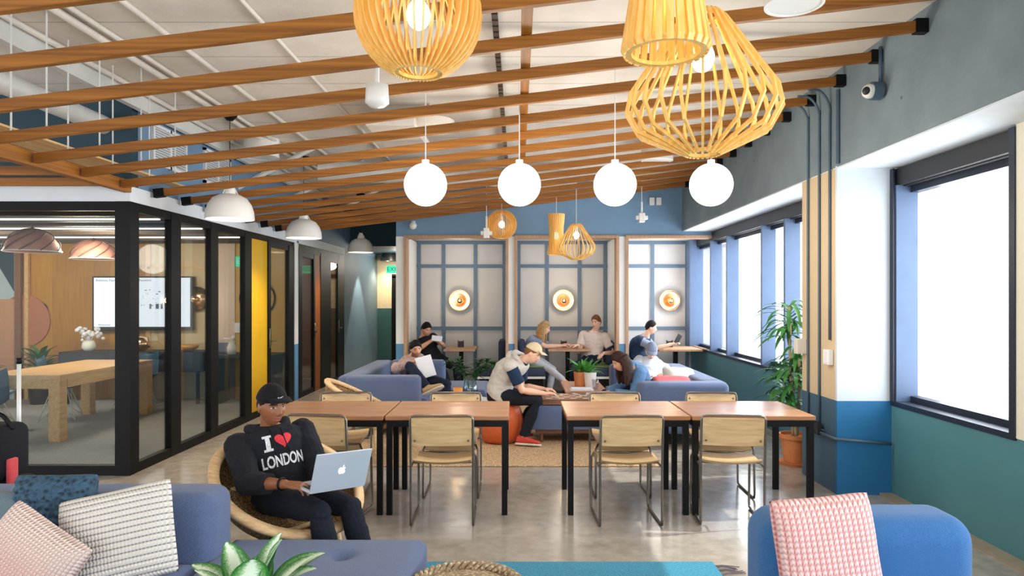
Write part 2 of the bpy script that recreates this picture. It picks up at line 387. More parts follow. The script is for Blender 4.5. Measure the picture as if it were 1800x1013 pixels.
# back wall of meeting room
bm = B(); box(bm, -8.0, -5.95, 11.0, 11.1, 0, 2.56); struct('wall_meeting_back', bm, M['ochre'])
bm = B(); box(bm, -5.95, -4.95, 10.98, 11.1, 0, 2.56)
struct('wall_meeting_reflection', bm, plain('tan_reflection', rgb(206, 184, 146), 0.6, 0, 0.04))  # wall section painted lighter tan for the reflections in the side glass
bm = B(); box(bm, -5.95, -4.95, 10.955, 10.98, 2.10, 2.14); box(bm, -5.97, -5.90, 10.955, 10.98, 0.0, 2.56); struct('trim_1', bm, M['oak'])
bm = B(); box(bm, -4.95, -4.55, 10.98, 11.1, 0, 2.56); struct('wall_meeting_strip', bm, banded('blush_strip', rgb(120, 116, 140), rgb(222, 196, 182), 0.92))
bm = B(); box(bm, -4.55, XL, 11.0, 11.1, 0, 2.56); struct('wall_meeting_end', bm, plain('mustard_wall', rgb(204, 162, 84), 0.6, 0, 0.05))
bm = B(); box(bm, -9.3, -8.0, 10.98, 11.1, 0, 2.56); struct('wall_mural', bm, plain('mural_blue', rgb(176, 198, 206), 0.6))
bm = B(); box(bm, -9.4, -9.3, 6.4, 11.1, 0, 2.6); struct('wall_meeting_left', bm, M['bluegrey'])
# painted shapes of the mural (thin paint panels)
bm = B()
vs = [bm.verts.new(p) for p in ((-8.55, 10.972, 2.5), (-8.1, 10.972, 2.5), (-8.1, 10.972, 1.75))]; bm.faces.new(vs)
r = bmesh.ops.extrude_face_region(bm, geom=bm.faces[:]); bmesh.ops.translate(bm, vec=(0, 0.006, 0), verts=[v for v in r['geom'] if isinstance(v, bmesh.types.BMVert)])
struct('trim_mural_triangle', bm, M['darkteal'])
bm = B(); box(bm, -9.2, -7.96, 10.966, 10.978, 0.2, 1.62)
struct('trim_mural_copper', bm, plain('mural_copper', rgb(198, 146, 112), 0.6, 0, 0.08))
bm = B(); lathe(bm, [(0.0, -0.006), (0.42, -0.006), (0.42, 0.006), (0.0, 0.006)], 40, mat=Matrix.Rotation(PI / 2, 4, 'X'), c=(-7.94, 10.98, 1.27))
struct('trim_mural_disc', bm, plain('mural_disc', rgb(176, 112, 82), 0.6, 0, 0.08))
bm = B(); box(bm, -8.06, -7.96, 10.93, 10.98, 0, 2.56); struct('trim_mural_post', bm, M['walnut'])
bm = B(); box(bm, -7.9, -7.84, 10.93, 10.98, 0, 2.56); struct('trim_mural_edge', bm, M['oak'])
# second small room behind the far partition
bm = B(); box(bm, -6.2, -6.1, 11.1, 14, 0, 2.56); struct('wall_phone_room', bm, M['ochre'])
bm = B(); box(bm, -6.2, XL - 0.03, 13.93, 14.0, 0, 2.56); struct('wall_phone_room_back', bm, M['orangep'])
# walls above the partition
bm = B(); box(bm, -9.5, XL - 0.02, 6.33, 6.43, 2.664, CZ); struct('wall_upper_front', bm, M['darkteal'])
bm = B(); box(bm, XL - 0.08, XL - 0.02, 6.44, 17.4, 2.664, CZ); struct('wall_upper_left', bm, M['bluewall'])
bm = B(); box(bm, XL - 0.10, XL - 0.02, 14.0, 17.4, 0, 2.664); struct('wall_left', bm, M['bluegrey'])
# fascia
bm = B(); box(bm, -9.5, XL, 6.27, 6.36, 2.524, 2.664); box(bm, XL - 0.10, XL, 6.36, 14.05, 2.524, 2.664)
struct('trim_2', bm, M['fascia'])
# black glazing frame: front
def partition_front():
    bm = B()
    box(bm, -9.5, XL - 0.1, 6.28, 6.35, 2.44, 2.524); box(bm, -9.5, XL - 0.1, 6.28, 6.35, 0, 0.09)
    box(bm, XL - 0.14, XL, 6.27, 6.36, 0, 2.524)
    box(bm, -6.4, -6.32, 6.28, 6.35, 0, 2.5)
    f = struct('window_1', bm, M['black'])
    bm = B(); box(bm, -6.32, XL - 0.14, 6.31, 6.322, 0.09, 2.44); obj('pane', bm, M['glass'], f)
    bm = B(); box(bm, -9.5, -6.4, 6.31, 6.322, 0.09, 2.44); obj('pane', bm, M['glass'], f)
partition_front()
def partition_side():
    bm = B()
    box(bm, XL - 0.066, XL - 0.004, 6.36, 10.9, 2.44, 2.524); box(bm, XL - 0.066, XL - 0.004, 6.36, 9.75, 0, 0.09)
    posts = [(6.36, 6.42), (7.02, 7.22), (7.93, 8.12), (8.92, 9.14)]
    for a, b in posts: box(bm, XL - 0.07, XL, a, b, 0.05, 2.5)
    f = struct('window_2', bm, M['black'])
    for (a, b) in ((6.42, 7.02), (7.22, 7.93), (8.12, 8.92)):
        bm = B(); box(bm, XL - 0.04, XL - 0.028, a, b, 0.09, 2.44); obj('pane', bm, M['glass'], f)
    bm = B(); box(bm, XL - 0.05, XL - 0.015, 9.14, 9.74, 0.02, 2.44); struct('wall_yellow_panel', bm, M['yellow'])
    # first glazed door
    bm = B()
    for a, b in ((9.74, 9.84), (10.62, 10.86)): box(bm, XL - 0.06, XL + 0.005, a, b, 0.0, 2.46)
    box(bm, XL - 0.05, XL - 0.002, 9.84, 10.62, 0, 0.08); box(bm, XL - 0.05, XL - 0.002, 9.84, 10.62, 2.38, 2.438)
    d = struct('door_1', bm, M['black'])
    bm = B(); box(bm, XL - 0.035, XL - 0.02, 9.84, 10.62, 0.08, 2.38); obj('pane', bm, M['glass'], d)
    bm = B(); box(bm, XL + 0.005, XL + 0.02, 9.76, 9.82, 0.92, 1.2, 0.004); tube(bm, [(XL + 0.02, 9.79, 1.02), (XL + 0.07, 9.79, 1.02), (XL + 0.07, 9.93, 1.02)], 0.011); obj('door_handle', bm, M['steel'], d, True)
    bm = B(); box(bm, XL - 0.08, XL + 0.012, 10.88, 11.04, 0, 2.53); struct('trim_post', bm, M['post'])
    # far bay with two narrow doors
    bm = B()
    box(bm, XL - 0.066, XL - 0.004, 11.04, 14.0, 2.40, 2.52); box(bm, XL - 0.07, XL, 13.6, 14.02, 0, 2.5); box(bm, XL - 0.07, XL, 11.04, 11.22, 0, 2.45)
    box(bm, XL - 0.07, XL, 12.35, 12.95, 0.0, 2.45)
    f = struct('window_3', bm, M['black'])
    for n_, (a, b) in enumerate(((11.22, 12.0), (12.95, 13.6))):
        bm = B(); box(bm, XL - 0.05, XL, a, a + 0.06, 0, 2.4); box(bm, XL - 0.05, XL, b - 0.08, b, 0, 2.4); box(bm, XL - 0.047, XL - 0.003, a, b, 0, 0.08); box(bm, XL - 0.047, XL - 0.003, a, b, 2.32, 2.398)
        d = struct('door_%d' % (n_ + 2), bm, M['black'])
        bm = B(); box(bm, XL - 0.03, XL - 0.015, a + 0.06, b - 0.08, 0.08, 2.32); obj('pane', bm, M['glass'], d)
        yy = b - 0.04
        bm = B(); box(bm, XL, XL + 0.015, yy - 0.02, yy + 0.02, 0.95, 1.2); tube(bm, [(XL, yy, 1.05), (XL + 0.06, yy, 1.05), (XL + 0.06, yy - 0.12, 1.05)], 0.012); obj('door_handle', bm, M['steel'], d, True)
    bm = B(); box(bm, XL - 0.05, XL - 0.01, 12.0, 12.35, 0.0, 2.4); struct('wall_orange_panel', bm, M['orangep'])
partition_side()
# corridor end
bm = B(); box(bm, XL - 0.15, -1.8, 17.4, 17.5, 0, CZ); struct('wall_corridor_end', bm, banded('corridor_end', rgb(60, 98, 96), rgb(226, 206, 166), 1.38))
bm = B(); box(bm, -3.2, -3.1, 17.34, 17.4, 0, 2.2); box(bm, -3.2, -2.0, 17.34, 17.4, 2.15, 2.25); struct('door_4', bm, M['black'])
bm = B(); box(bm, XL - 0.05, -1.99, 14.6, 17.39, 2.75, CZ - 0.001); struct('ceiling_corridor', bm, M['darkteal'])
bm = B(); box(bm, -1.98, -1.8, 12.3, 17.4, 0, CZ); struct('wall_corridor_right', bm, M['bluegrey'])

# ------------------------------------------------------------------ right wall: grey beam, pillar, windows
YB = 11.0
bm = B(); box(bm, 2.65, 3.3, -3, YB, 2.725, CZ)
struct('wall_right_beam', bm, M['greywall'])
bm = B(); box(bm, 2.66, 3.3, -3, YB + 1.2, 2.712, 2.727); struct('trim_soffit', bm, plain('soffit_white', rgb(222, 230, 236), 0.6, 0, 0.03))
bm = B(); box(bm, 3.10, 3.32, -3, 12.3, 0, 0.76); struct('wall_right', bm, M['teal'])
bm = B(); box(bm, 3.095, 3.30, 3.0, 4.24, 0.76, 2.712); struct('wall_right_cream', bm, plain('cream_wall', rgb(228, 222, 200), 0.6, 0, 0.03))
bm = B(); box(bm, 2.65, 3.33, 5.68, 6.36, 0, 2.712); struct('wall_pillar', bm, M['pillar'])
bm = B(); box(bm, 2.648, 3.33, 5.66, 5.69, 0, 2.73); struct('wall_pillar_front', bm, M['pillarfront'])
bm = B(); box(bm, 3.0, 3.10, -3, 12.2, 0.0, 0.02); struct('baseboard_right', bm, plain('baseboard_tan', rgb(150, 140, 120), 0.6))
def window(nm, y0, y1, fins, side_ys=()):
    bm = B()
    box(bm, 3.09, 3.34, y0, y1, 0.745, 0.785)                 # sill
    box(bm, 3.22, 3.30, y0, y1, 0.785, 0.83); box(bm, 3.22, 3.30, y0, y1, 2.50, 2.56)
    box(bm, 3.085, 3.10, y0, y0 + 0.05, 0.78, 2.70); box(bm, 3.085, 3.10, y1 - 0.05, y1, 0.78, 2.70)
    w = struct(nm, bm, M['winframe'])
    bm = B(); box(bm, 3.12, 3.30, y0, y1, 2.56, 2.70, 0.004); box(bm, 3.16, 3.30, y0 + 0.02, y1 - 0.02, 2.55, 2.57); obj('roller_blind', bm, M['blackplastic'], w)
    for y in fins:
        bm = B(); box(bm, 3.105, 3.28, y - 0.025, y + 0.025, 0.785, 2.56); obj('mullion', bm, M['mullion'], w)
    bm = B(); box(bm, 3.262, 3.27, y0 + 0.01, y1 - 0.01, 0.8, 2.54); obj('pane', bm, M['winglass'], w)
    return w
window('window_4', 4.24, 5.66, [5.62])
window('window_5', 6.36, 12.2, [7.95, 8.7, 10.15, 11.0, 12.1])
window('window_6', -2.8, 3.0, [-0.5, 1.4])

# far wall and booths
bm = B(); box(bm, -1.98, 3.75, 12.2, 12.3, 0, CZ); struct('wall_back', bm, M['alcove'])
bm = B(); box(bm, -1.96, 3.75, YB, YB + 0.12, 2.63, CZ); struct('wall_back_header', bm, M['bluewall'])
bm = B(); box(bm, -1.96, 3.2, YB + 0.12, 12.2, 2.66, 2.72); struct('ceiling_booths', bm, M['alcove'])
for k, (a, b) in enumerate(((-1.96, -1.80), (-0.18, -0.02), (1.60, 1.765))):
    bm = B(); box(bm, a, b, YB - 0.01, 12.2, 0, 2.63); struct('wall_booth_divider_%d' % (k + 1), bm, M['post'])
for k, (a, b) in enumerate(((-1.80, -0.18), (-0.02, 1.60), (1.765, 3.14))):
    bm = B(); t = 0.045
    box(bm, a - 0.03, a + t - 0.03, YB - 0.04, YB + 0.2, 0, 2.63)
    if k < 2: box(bm, b - t + 0.03, b + 0.03, YB - 0.04, YB + 0.2, 0, 2.63)
    box(bm, a - 0.03, b + 0.03, YB - 0.045, YB + 0.2, 2.60, 2.645)
    struct('trim_booth_%d' % (k + 1), bm, M['boothwood'])
    bm = B()
    xs = {0: (-1.76, -1.32, -0.757, -0.24), 1: (0.02, 0.525, 1.10, 1.56), 2: (1.81, 2.405, 3.02)}[k]
    for x in xs: box(bm, x - 0.03, x + 0.03, 12.17, 12.2, 0, 2.66)
    for z in (2.21, 1.10, 2.63): box(bm, a, b, 12.172, 12.2, z - 0.03, z + 0.03)
    struct('trim_booth_grid_%d' % (k + 1), bm, M['gridblue'])
bm = B(); box(bm, 3.0, 3.12, 11.9, 12.2, 0.76, 2.7); struct('trim_corner', bm, M['mullion'])

# ------------------------------------------------------------------ sloping slats under the ceiling
def slat_z(x): return 3.40 - 0.1215 * (2.65 - x)
ordn = ['first', 'second', 'third', 'fourth', 'fifth', 'sixth', 'seventh', 'eighth', 'ninth', 'tenth', 'eleventh', 'twelfth', 'thirteenth', 'fourteenth', 'fifteenth', 'sixteenth', 'seventeenth', 'eighteenth', 'nineteenth', 'twentieth']
ys = [2.77 + 0.552 * k for k in range(15)]
for k, y in enumerate(ys):
    x0 = -3.52 if y < 6.45 else -3.50
    t = thing('ceiling_slat', 'sloping brown wooden ceiling slat, %s one counted from the camera end' % ordn[k], 'ceiling slat', (2.60, y, 3.394), 0, 'sloping wooden ceiling slats')
    ang = math.atan(0.1215); L = (2.60 - x0) / math.cos(ang)
    bm = B(); box(bm, -L, 0, -0.02, 0.02, -0.035, 0.035, 0.003, 1, mat=Matrix.Rotation(-ang, 4, 'Y'))
    obj('slat', bm, M['beam'], t)
    bm = B(); box(bm, -0.03, 0.05, -0.028, 0.028, -0.045, 0.045); obj('bracket', bm, M['black'], t, label='black end bracket on the wall')
    if y > 6.45:
        bm = B(); box(bm, -L - 0.03, -L + 0.07, -0.028, 0.028, -0.042, 0.042, mat=Matrix.Rotation(-ang, 4, 'Y')); obj('bracket', bm, M['black'], t, label='black end bracket on the white fascia')
bm = B(); box(bm, 0.02, 0.08, 0.5, 10.9, -0.04, 0.04); sp_ = obj('spine_rail', bm, M['beam_y']); sp_.location = (0, 0, slat_z(0.05) + 0.075)
tag(sp_, 'long wooden rail running across on top of the ceiling slats', 'rail')
bm = B(); box(bm, XL - 0.05, XL + 0.02, 1.0, 6.26, 2.60, 2.71, 0.004); tag(obj('ledger_beam', bm, M['beam_y']), 'thick brown ledger beam above the meeting room corner', 'beam')
bm = B(); box(bm, -3.78, -3.625, 2.0, 6.26, 2.785, 2.80); box(bm, -3.615, -3.445, 2.0, 6.26, 2.785, 2.80); box(bm, -3.555, -3.445, 6.26, 7.3, 2.785, 2.80)
tag(obj('plywood_board', bm, M['plywood']), 'pale plywood boards lying on the slats by the ledger beam', 'board')
for k, y in enumerate((4.43, 4.98, 5.53, 6.06)):
    bm = B(); box(bm, -9.4, XL - 0.045, y - 0.02, y + 0.02, 2.63, 2.70); tag(obj('flat_slat', bm, M['beam']), 'level brown slat left of the ledger beam, %s towards the glass room' % ordn[k], 'ceiling slat', 'level slats left of the ledger')
# suspension rods
k = 0
for y in (3.32, 3.87, 4.42, 4.98, 5.53, 6.08):
    for x in (-3.28, -3.05):
        bm = B(); tube(bm, [(x, y, slat_z(x) + 0.03), (x, y, CZ - 0.001)], 0.006, 6)
        tag(obj('hanger_rod', bm, M['duct']), 'thin white hanger rod holding the %s slat, %s of its pair' % (ordn[ys.index(min(ys, key=lambda q: abs(q - y)))], 'left' if x < -3.2 else 'right'), 'rod', 'white hanger rods at the ledger')
# ceiling conduits
names = ['nearest the blue upper wall', 'second from the blue upper wall', 'third from the blue upper wall', 'fourth from the blue upper wall', 'fifth, next to the middle of the room']
for k, (x, r) in enumerate(((-3.38, 0.022), (-2.98, 0.028), (-2.86, 0.018), (-2.47, 0.02), (-1.72, 0.016))):
    bm = B(); tube(bm, [(x, -1, CZ - 0.03), (x, 11.0, CZ - 0.03)], r, 8)
    tag(obj('ceiling_conduit', bm, M['conduitw'], None, True), 'white painted pipe along the ceiling, ' + names[k], 'pipe', 'ceiling pipes')
bm = B(); lathe(bm, [(0.0, 0), (0.085, 0), (0.085, 5.3), (0, 5.3)], 24, (-3.84, 6.335, 3.24), mat=Matrix.Rotation(PI / 2, 4, 'X')); tag(obj('round_duct', bm, M['duct'], None, True, sharp=40), 'fat white round duct ending at the dark teal wall', 'duct')
bm = B(); box(bm, -3.5, -3.44, 2, 12, CZ - 0.16, CZ - 0.02); tag(obj('cable_tray', bm, M['duct']), 'pale square tray along the ceiling edge above the blue wall', 'tray')
# perforated dark channel
bm = B(); 
for i in range(60): box(bm, -0.17, -0.13, 3.5 + i * 0.1, 3.57 + i * 0.1, CZ - 0.06, CZ - 0.001)
box(bm, -0.16, -0.14, 3.5, 9.5, CZ - 0.05, CZ - 0.04)
tag(obj('cable_chain', bm, M['steel']), 'dark perforated cable chain fixed along the middle of the ceiling', 'cable chain')
# hvac
bm = B(); box(bm, -1.42, -0.96, 6.35, 7.5, 3.24, 3.34, 0.01); tag(obj('square_duct', bm, M['conduitw']), 'cream square ceiling duct beside the round ceiling disc', 'duct')
bm = B(); lathe(bm, [(0.0, 3.27), (0.20, 3.27), (0.215, 3.285), (0.215, 3.36), (0.0, 3.36)], 40, (-0.83, 6.65, 0)); box(bm, -0.86, -0.80, 6.62, 6.68, 3.36, CZ); tag(obj('ceiling_disc', bm, M['conduitw'], None, True, sharp=40), 'round cream disc hanging under the ceiling beside square duct', 'ceiling disc')
bm = B(); tube(bm, [(-2.6, 8.9, 3.30), (0.8, 9.6, 3.30)], 0.13, 20); tag(obj('cross_duct', bm, M['duct'], None, True, sharp=40), 'silver round duct crossing behind the slats', 'duct')
for x, y, w_ in ((-2.9, 8.3, 'nearest the louvred vents'), (-2.55, 9.2, 'middle'), (-2.2, 10.4, 'farthest, over the end of the glass wall')):
    bm = B(); tube(bm, [(x - 0.5, y, 2.98), (x + 0.45, y + 0.1, CZ)], 0.03, 8); tag(obj('diagonal_brace', bm, M['duct']), 'white diagonal brace above the slats, %s of three' % w_, 'brace', 'diagonal braces')
# louvred vents on the upper left wall
for k, (a, b, w_) in enumerate(((6.66, 7.34, 'nearer the corner'), (7.76, 8.46, 'farther from the corner'))):
    t = thing('wall_vent', 'white louvred vent on the upper blue wall, the one %s' % w_, 'vent', (XL - 0.02, (a + b) / 2, 3.15), 0, 'louvred vents')
    h = (b - a) / 2
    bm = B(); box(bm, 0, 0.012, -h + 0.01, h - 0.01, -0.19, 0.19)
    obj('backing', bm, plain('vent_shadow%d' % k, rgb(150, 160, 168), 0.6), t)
    bm = B(); box(bm, 0, 0.03, -h, h, 0.17, 0.20); box(bm, 0, 0.03, -h, h, -0.20, -0.17); box(bm, 0, 0.03, -h, -h + 0.03, -0.2, 0.2); box(bm, 0, 0.03, h - 0.03, h, -0.2, 0.2); box(bm, 0, 0.03, -0.015, 0.015, -0.2, 0.2)
    obj('frame', bm, M['white'], t)
    bm = B()
    for i in range(14): box(bm, 0.006, 0.028, -h + 0.02, h - 0.02, -0.165 + i * 0.0245, -0.158 + i * 0.0245)
    obj('slat', bm, M['white'], t)

# conduits on pillar, boxes, camera
xs = 2.648 - 0.012
for k, (y, z0, w_) in enumerate(((6.20, 0.42, 'farthest from the near window'), (5.97, 0.50, 'middle'), (5.77, 1.28, 'closest to the near window'))):
    bm = B(); tube(bm, smoothpath([(2.45, y, 3.40), (2.56, y, 3.38), (xs, y, 3.25), (xs, y, 3.0), (xs, y, z0)], 4), 0.011, 8)
    tag(obj('wall_conduit', bm, M['conduit'], None, True), 'dark vertical conduit on the pillar, %s of the three' % w_, 'conduit', 'conduits on the pillar')
bm = B(); tube(bm, [(2.636, 5.62, 2.74), (2.636, 5.62, 3.35)], 0.016, 8); tag(obj('pipe_stub', bm, M['conduit']), 'short dark vertical pipe on the grey beam above the pillar', 'pipe')
bm = B(); tube(bm, [(2.62, 6.0, 0.47), (2.62, 5.63, 0.47), (3.08, 5.63, 0.43)], 0.014, 8); tag(obj('horizontal_conduit', bm, M['conduit'], None, True), 'painted conduit wrapping round the blue foot of the pillar', 'conduit')
t = thing('outlet_box', 'dark row of electrical boxes low on the pillar', 'outlet', (2.63, 6.05, 0.5))
bm = B()
for k in range(3): box(bm, -0.04, 0.0, -0.15 + k * 0.09, -0.08 + k * 0.09, -0.05, 0.05, 0.004)
obj('box_body', bm, M['blackplastic'], t)
bm = B(); box(bm, -0.008, 0, -0.2, 0.2, -0.005, 0.005); obj('pipe', bm, M['conduit'], t)
bm = B(); box(bm, 2.60, 2.648, 5.72, 5.82, 1.07, 1.20, 0.008); box(bm, 2.59, 2.60, 5.745, 5.79, 1.09, 1.18); tag(obj('switch_box', bm, M['white']), 'white switch box at the end of a conduit on the pillar', 'switch')
bm = B(); box(bm, 2.56, 2.652, 6.26, 6.34, 1.12, 1.26, 0.008); tag(obj('sensor_box', bm, M['creamfab']), 'cream box on the far edge of the pillar beside the tall plant', 'box')
bm = B(); box(bm, 3.08, 3.102, 8.02, 8.14, 0.36, 0.48, 0.004); tag(obj('wall_outlet', bm, M['blackplastic']), 'black outlet on the teal wall under the far windows', 'outlet')
# security camera
p = at(1527, 160, 4.95); p.x = 2.63
t = thing('security_camera', 'white dome security camera on a dark pipe on the grey beam', 'camera', p)
bm = B(); lathe(bm, [(0, -0.05), (0.065, -0.05), (0.065, 0.02), (0, 0.02)], 20, (-0.02, 0, 0), mat=Matrix.Rotation(PI / 2, 4, 'Y')); obj('mount', bm, M['conduit'], t, True, sharp=40)
bm = B(); ball(bm, (-0.085, -0.01, -0.005), 0.052, 20); obj('housing', bm, M['whitelamp'], t, True)
bm = B(); ball(bm, (-0.115, -0.03, -0.008), 0.03, 16); obj('lens', bm, M['blackplastic'], t, True)
bm = B(); tube(bm, [(0, 0, 0.05), (0, 0, 0.32)], 0.014, 8); obj('pipe', bm, M['conduit'], t, True)
bm = B()
p = at(726, 397, 10.9); ball(bm, p, 0.06, 16); box(bm, p.x - 0.03, p.x + 0.03, 10.9, 11.0, p.z - 0.02, p.z + 0.08); tag(obj('dome_camera', bm, M['whitelamp'], None, True), 'small white dome camera on the blue band above the left booth', 'camera')
bm = B()
for x in (1146, 1158):
    p = at(x, 354, 10.96); box(bm, p.x - 0.04, p.x + 0.04, 10.94, 11.0, p.z - 0.06, p.z + 0.06, 0.006)
tag(obj('alarm_box', bm, M['white']), 'pair of white alarm boxes on the blue wall above the middle booth', 'alarm')

# exit signs
def exit_sign(p, label, w=0.3, rot=0):
    t = thing('exit_sign', label, 'exit sign', p, rot)
    bm = B(); box(bm, -w / 2, w / 2, -0.012, 0.012, -0.08, 0.08, 0.004); obj('panel', bm, M['signgreen'], t)
    cu = bpy.data.curves.new('exit', 'FONT'); cu.body = 'EXIT'; cu.size = 0.13; cu.align_x = 'CENTER'; cu.align_y = 'CENTER'; cu.extrude = 0.002
    o = bpy.data.objects.new('tmp', cu); C.objects.link(o); me = bpy.data.meshes.new_from_object(o.evaluated_get(bpy.context.evaluated_depsgraph_get())); bpy.data.objects.remove(o)
    l = bpy.data.objects.new('lettering', me); me.materials.append(M['white']); link(l, t); l.location = (0, -0.015, 0); l.rotation_euler = (PI / 2, 0, 0)
exit_sign((-2.65, 14.55, 2.25), 'green lit exit sign over the far black doorway', 0.3)
exit_sign((-4.35, 10.9, 2.22), 'green exit sign seen through the glass door by yellow panel', 0.3)
# ------------------------------------------------------------------ lamps
def strip(bm, prof, ang, w, th, cpos=(0, 0, 0)):
    """a thin wooden slat following prof [(r,z)] at an angle; w tangential width, th radial thickness"""
    ca, sa = math.cos(ang), math.sin(ang); R_ = V((ca, sa, 0)); T_ = V((-sa, ca, 0)); rings = []
    n = len(prof); c = V(cpos)
    for i, (r, z) in enumerate(prof):
        a = prof[max(i - 1, 0)]; b = prof[min(i + 1, n - 1)]
        d = V((b[0] - a[0], 0, b[1] - a[1])).normalized(); nn = R_ * d.z - V((0, 0, 1)) * d.x
        p = R_ * r + V((0, 0, z)) + c
        rings.append([bm.verts.new(p + T_ * sx_ * w / 2 + nn * sy_ * th / 2) for sx_, sy_ in ((-1, -1), (1, -1), (1, 1), (-1, 1))])
    for a, b in zip(rings, rings[1:]): bridge(bm, a, b)
    bm.faces.new(rings[0][::-1]); bm.faces.new(rings[-1])
def slat_lamp(kind, p, label, group, s=1.0, top=CZ, hi=1):
    t = thing('slatted_pendant', label, 'pendant lamp', p, 0, group)
    bm = B()
    if kind == 'sphere':
        R = 0.214 * s; prof = [(R * math.sin(a), -R * math.cos(a)) for a in [math.radians(22 + i * (136 / 14)) for i in range(15)]]
        n = 42; w_, th = 0.006 * s, 0.024 * s; rings = [(R * math.sin(math.radians(22)), -R * math.cos(math.radians(22))), (R * math.sin(math.radians(22)), R * math.cos(math.radians(22)))]; bz = 0.0
    elif kind == 'diamond':
        prof = [(0.058, 0.26), (0.085, 0.235), (0.262, -0.03), (0.275, -0.09), (0.232, -0.17), (0.06, -0.25)]
        prof = [(r * s, z * s) for r, z in prof]
        n = 24; w_, th = 0.009 * s, 0.013 * s; rings = [(0.064 * s, 0.25 * s), (0.062 * s, -0.245 * s)]; bz = 0.10 * s
    else:
        prof = [(0.122, 0.30), (0.106, 0.12), (0.100, 0.02), (0.110, -0.14), (0.134, -0.29), (0.126, -0.305)]
        prof = [(r * s, z * s) for r, z in prof]
        n = 26; w_, th = 0.021 * s, 0.010 * s; rings = [(0.112 * s, 0.29 * s), (0.118 * s, -0.298 * s)]; bz = -0.02
    for i in range(n): strip(bm, prof, 2 * PI * i / n, w_, th)
    obj('shade', bm, M['slat'], t)
    for r, z in rings:
        bm = B(); lathe(bm, [(r - 0.012 * s, z - 0.006 * s), (r + 0.006 * s, z - 0.006 * s), (r + 0.006 * s, z + 0.006 * s), (r - 0.012 * s, z + 0.006 * s), (r - 0.012 * s, z - 0.006 * s)], 32)
        obj('ring', bm, M['slat'], t)
    bm = B(); ball(bm, (0, 0, bz), 0.042 * s, 20, (1, 1, 1.25)); obj('bulb', bm, M['bulb'], t, True)
    bm = B(); lathe(bm, [(0.0, bz + 0.05), (0.022, bz + 0.05), (0.022, bz + 0.12), (0.0, bz + 0.12)], 14); tube(bm, [(0, 0, bz + 0.1), (0, 0, top - p[2])], 0.003, 6); obj('cord', bm, M['white'], t)
    l = bpy.data.lights.new('bulb_light', 'POINT'); l.energy = 16 * s; l.color = (1, 0.76, 0.44); l.shadow_soft_size = 0.045 * s
    lo = bpy.data.objects.new('bulb_light', l); C.objects.link(lo); lo.parent = t; lo.location = (0, 0, bz)
G1, G2 = 'large slatted wooden pendants near the camera', 'slatted wooden pendants above the lounge'
slat_lamp('sphere', (-0.352, 2.42, 2.635), 'large round slatted wooden pendant lamp hanging nearest the ceiling centre', G1)
slat_lamp('hourglass', (0.462, 2.13, 2.70), 'large hourglass shaped slatted wooden pendant overlapping the diamond one', G1)
slat_lamp('diamond', (0.672, 2.48, 2.405), 'large wide diamond shaped open slatted wooden pendant lamp', G1)
slat_lamp('sphere', tuple(at(882, 395, 10.15)), 'small looking round slatted pendant over the lounge', G2)
slat_lamp('hourglass', tuple(at(978, 412, 10.15)), 'narrow slatted pendant over the lounge, beside the wide one', G2)
slat_lamp('diamond', tuple(at(1013, 426, 9.75)), 'wide diamond slatted pendant over the lounge tables', G2)

for k, (x, w_) in enumerate(((748, 'leftmost, nearest the round wooden pendant'), (913, 'second from the left'), (1081, 'third from the left'), (1250, 'rightmost, below the diamond wooden pendant'))):
    p = at(x, 325, 5.5)
    t = thing('globe_pendant', 'glowing white glass globe pendant above the tables, %s' % w_, 'pendant lamp', p, 0, 'white globe pendants in a row')
    bm = B(); ball(bm, (0, 0, 0), 0.172, 40); obj('globe', bm, M['globe'], t, True)
    bm = B(); lathe(bm, [(0, 0.165), (0.03, 0.168), (0.03, 0.20), (0, 0.20)], 16); obj('cap', bm, M['whitelamp'], t)
    bm = B(); tube(bm, [(0, 0, 0.19), (0, 0, CZ - p.z)], 0.005, 6); obj('cord', bm, M['white'], t)
    l = bpy.data.lights.new('globe_light', 'POINT'); l.energy = 22; l.color = (1, 0.92, 0.8); l.shadow_soft_size = 0.17
    lo = bpy.data.objects.new('globe_light', l); C.objects.link(lo); lo.parent = t; lo.location = (0, 0, -0.36)
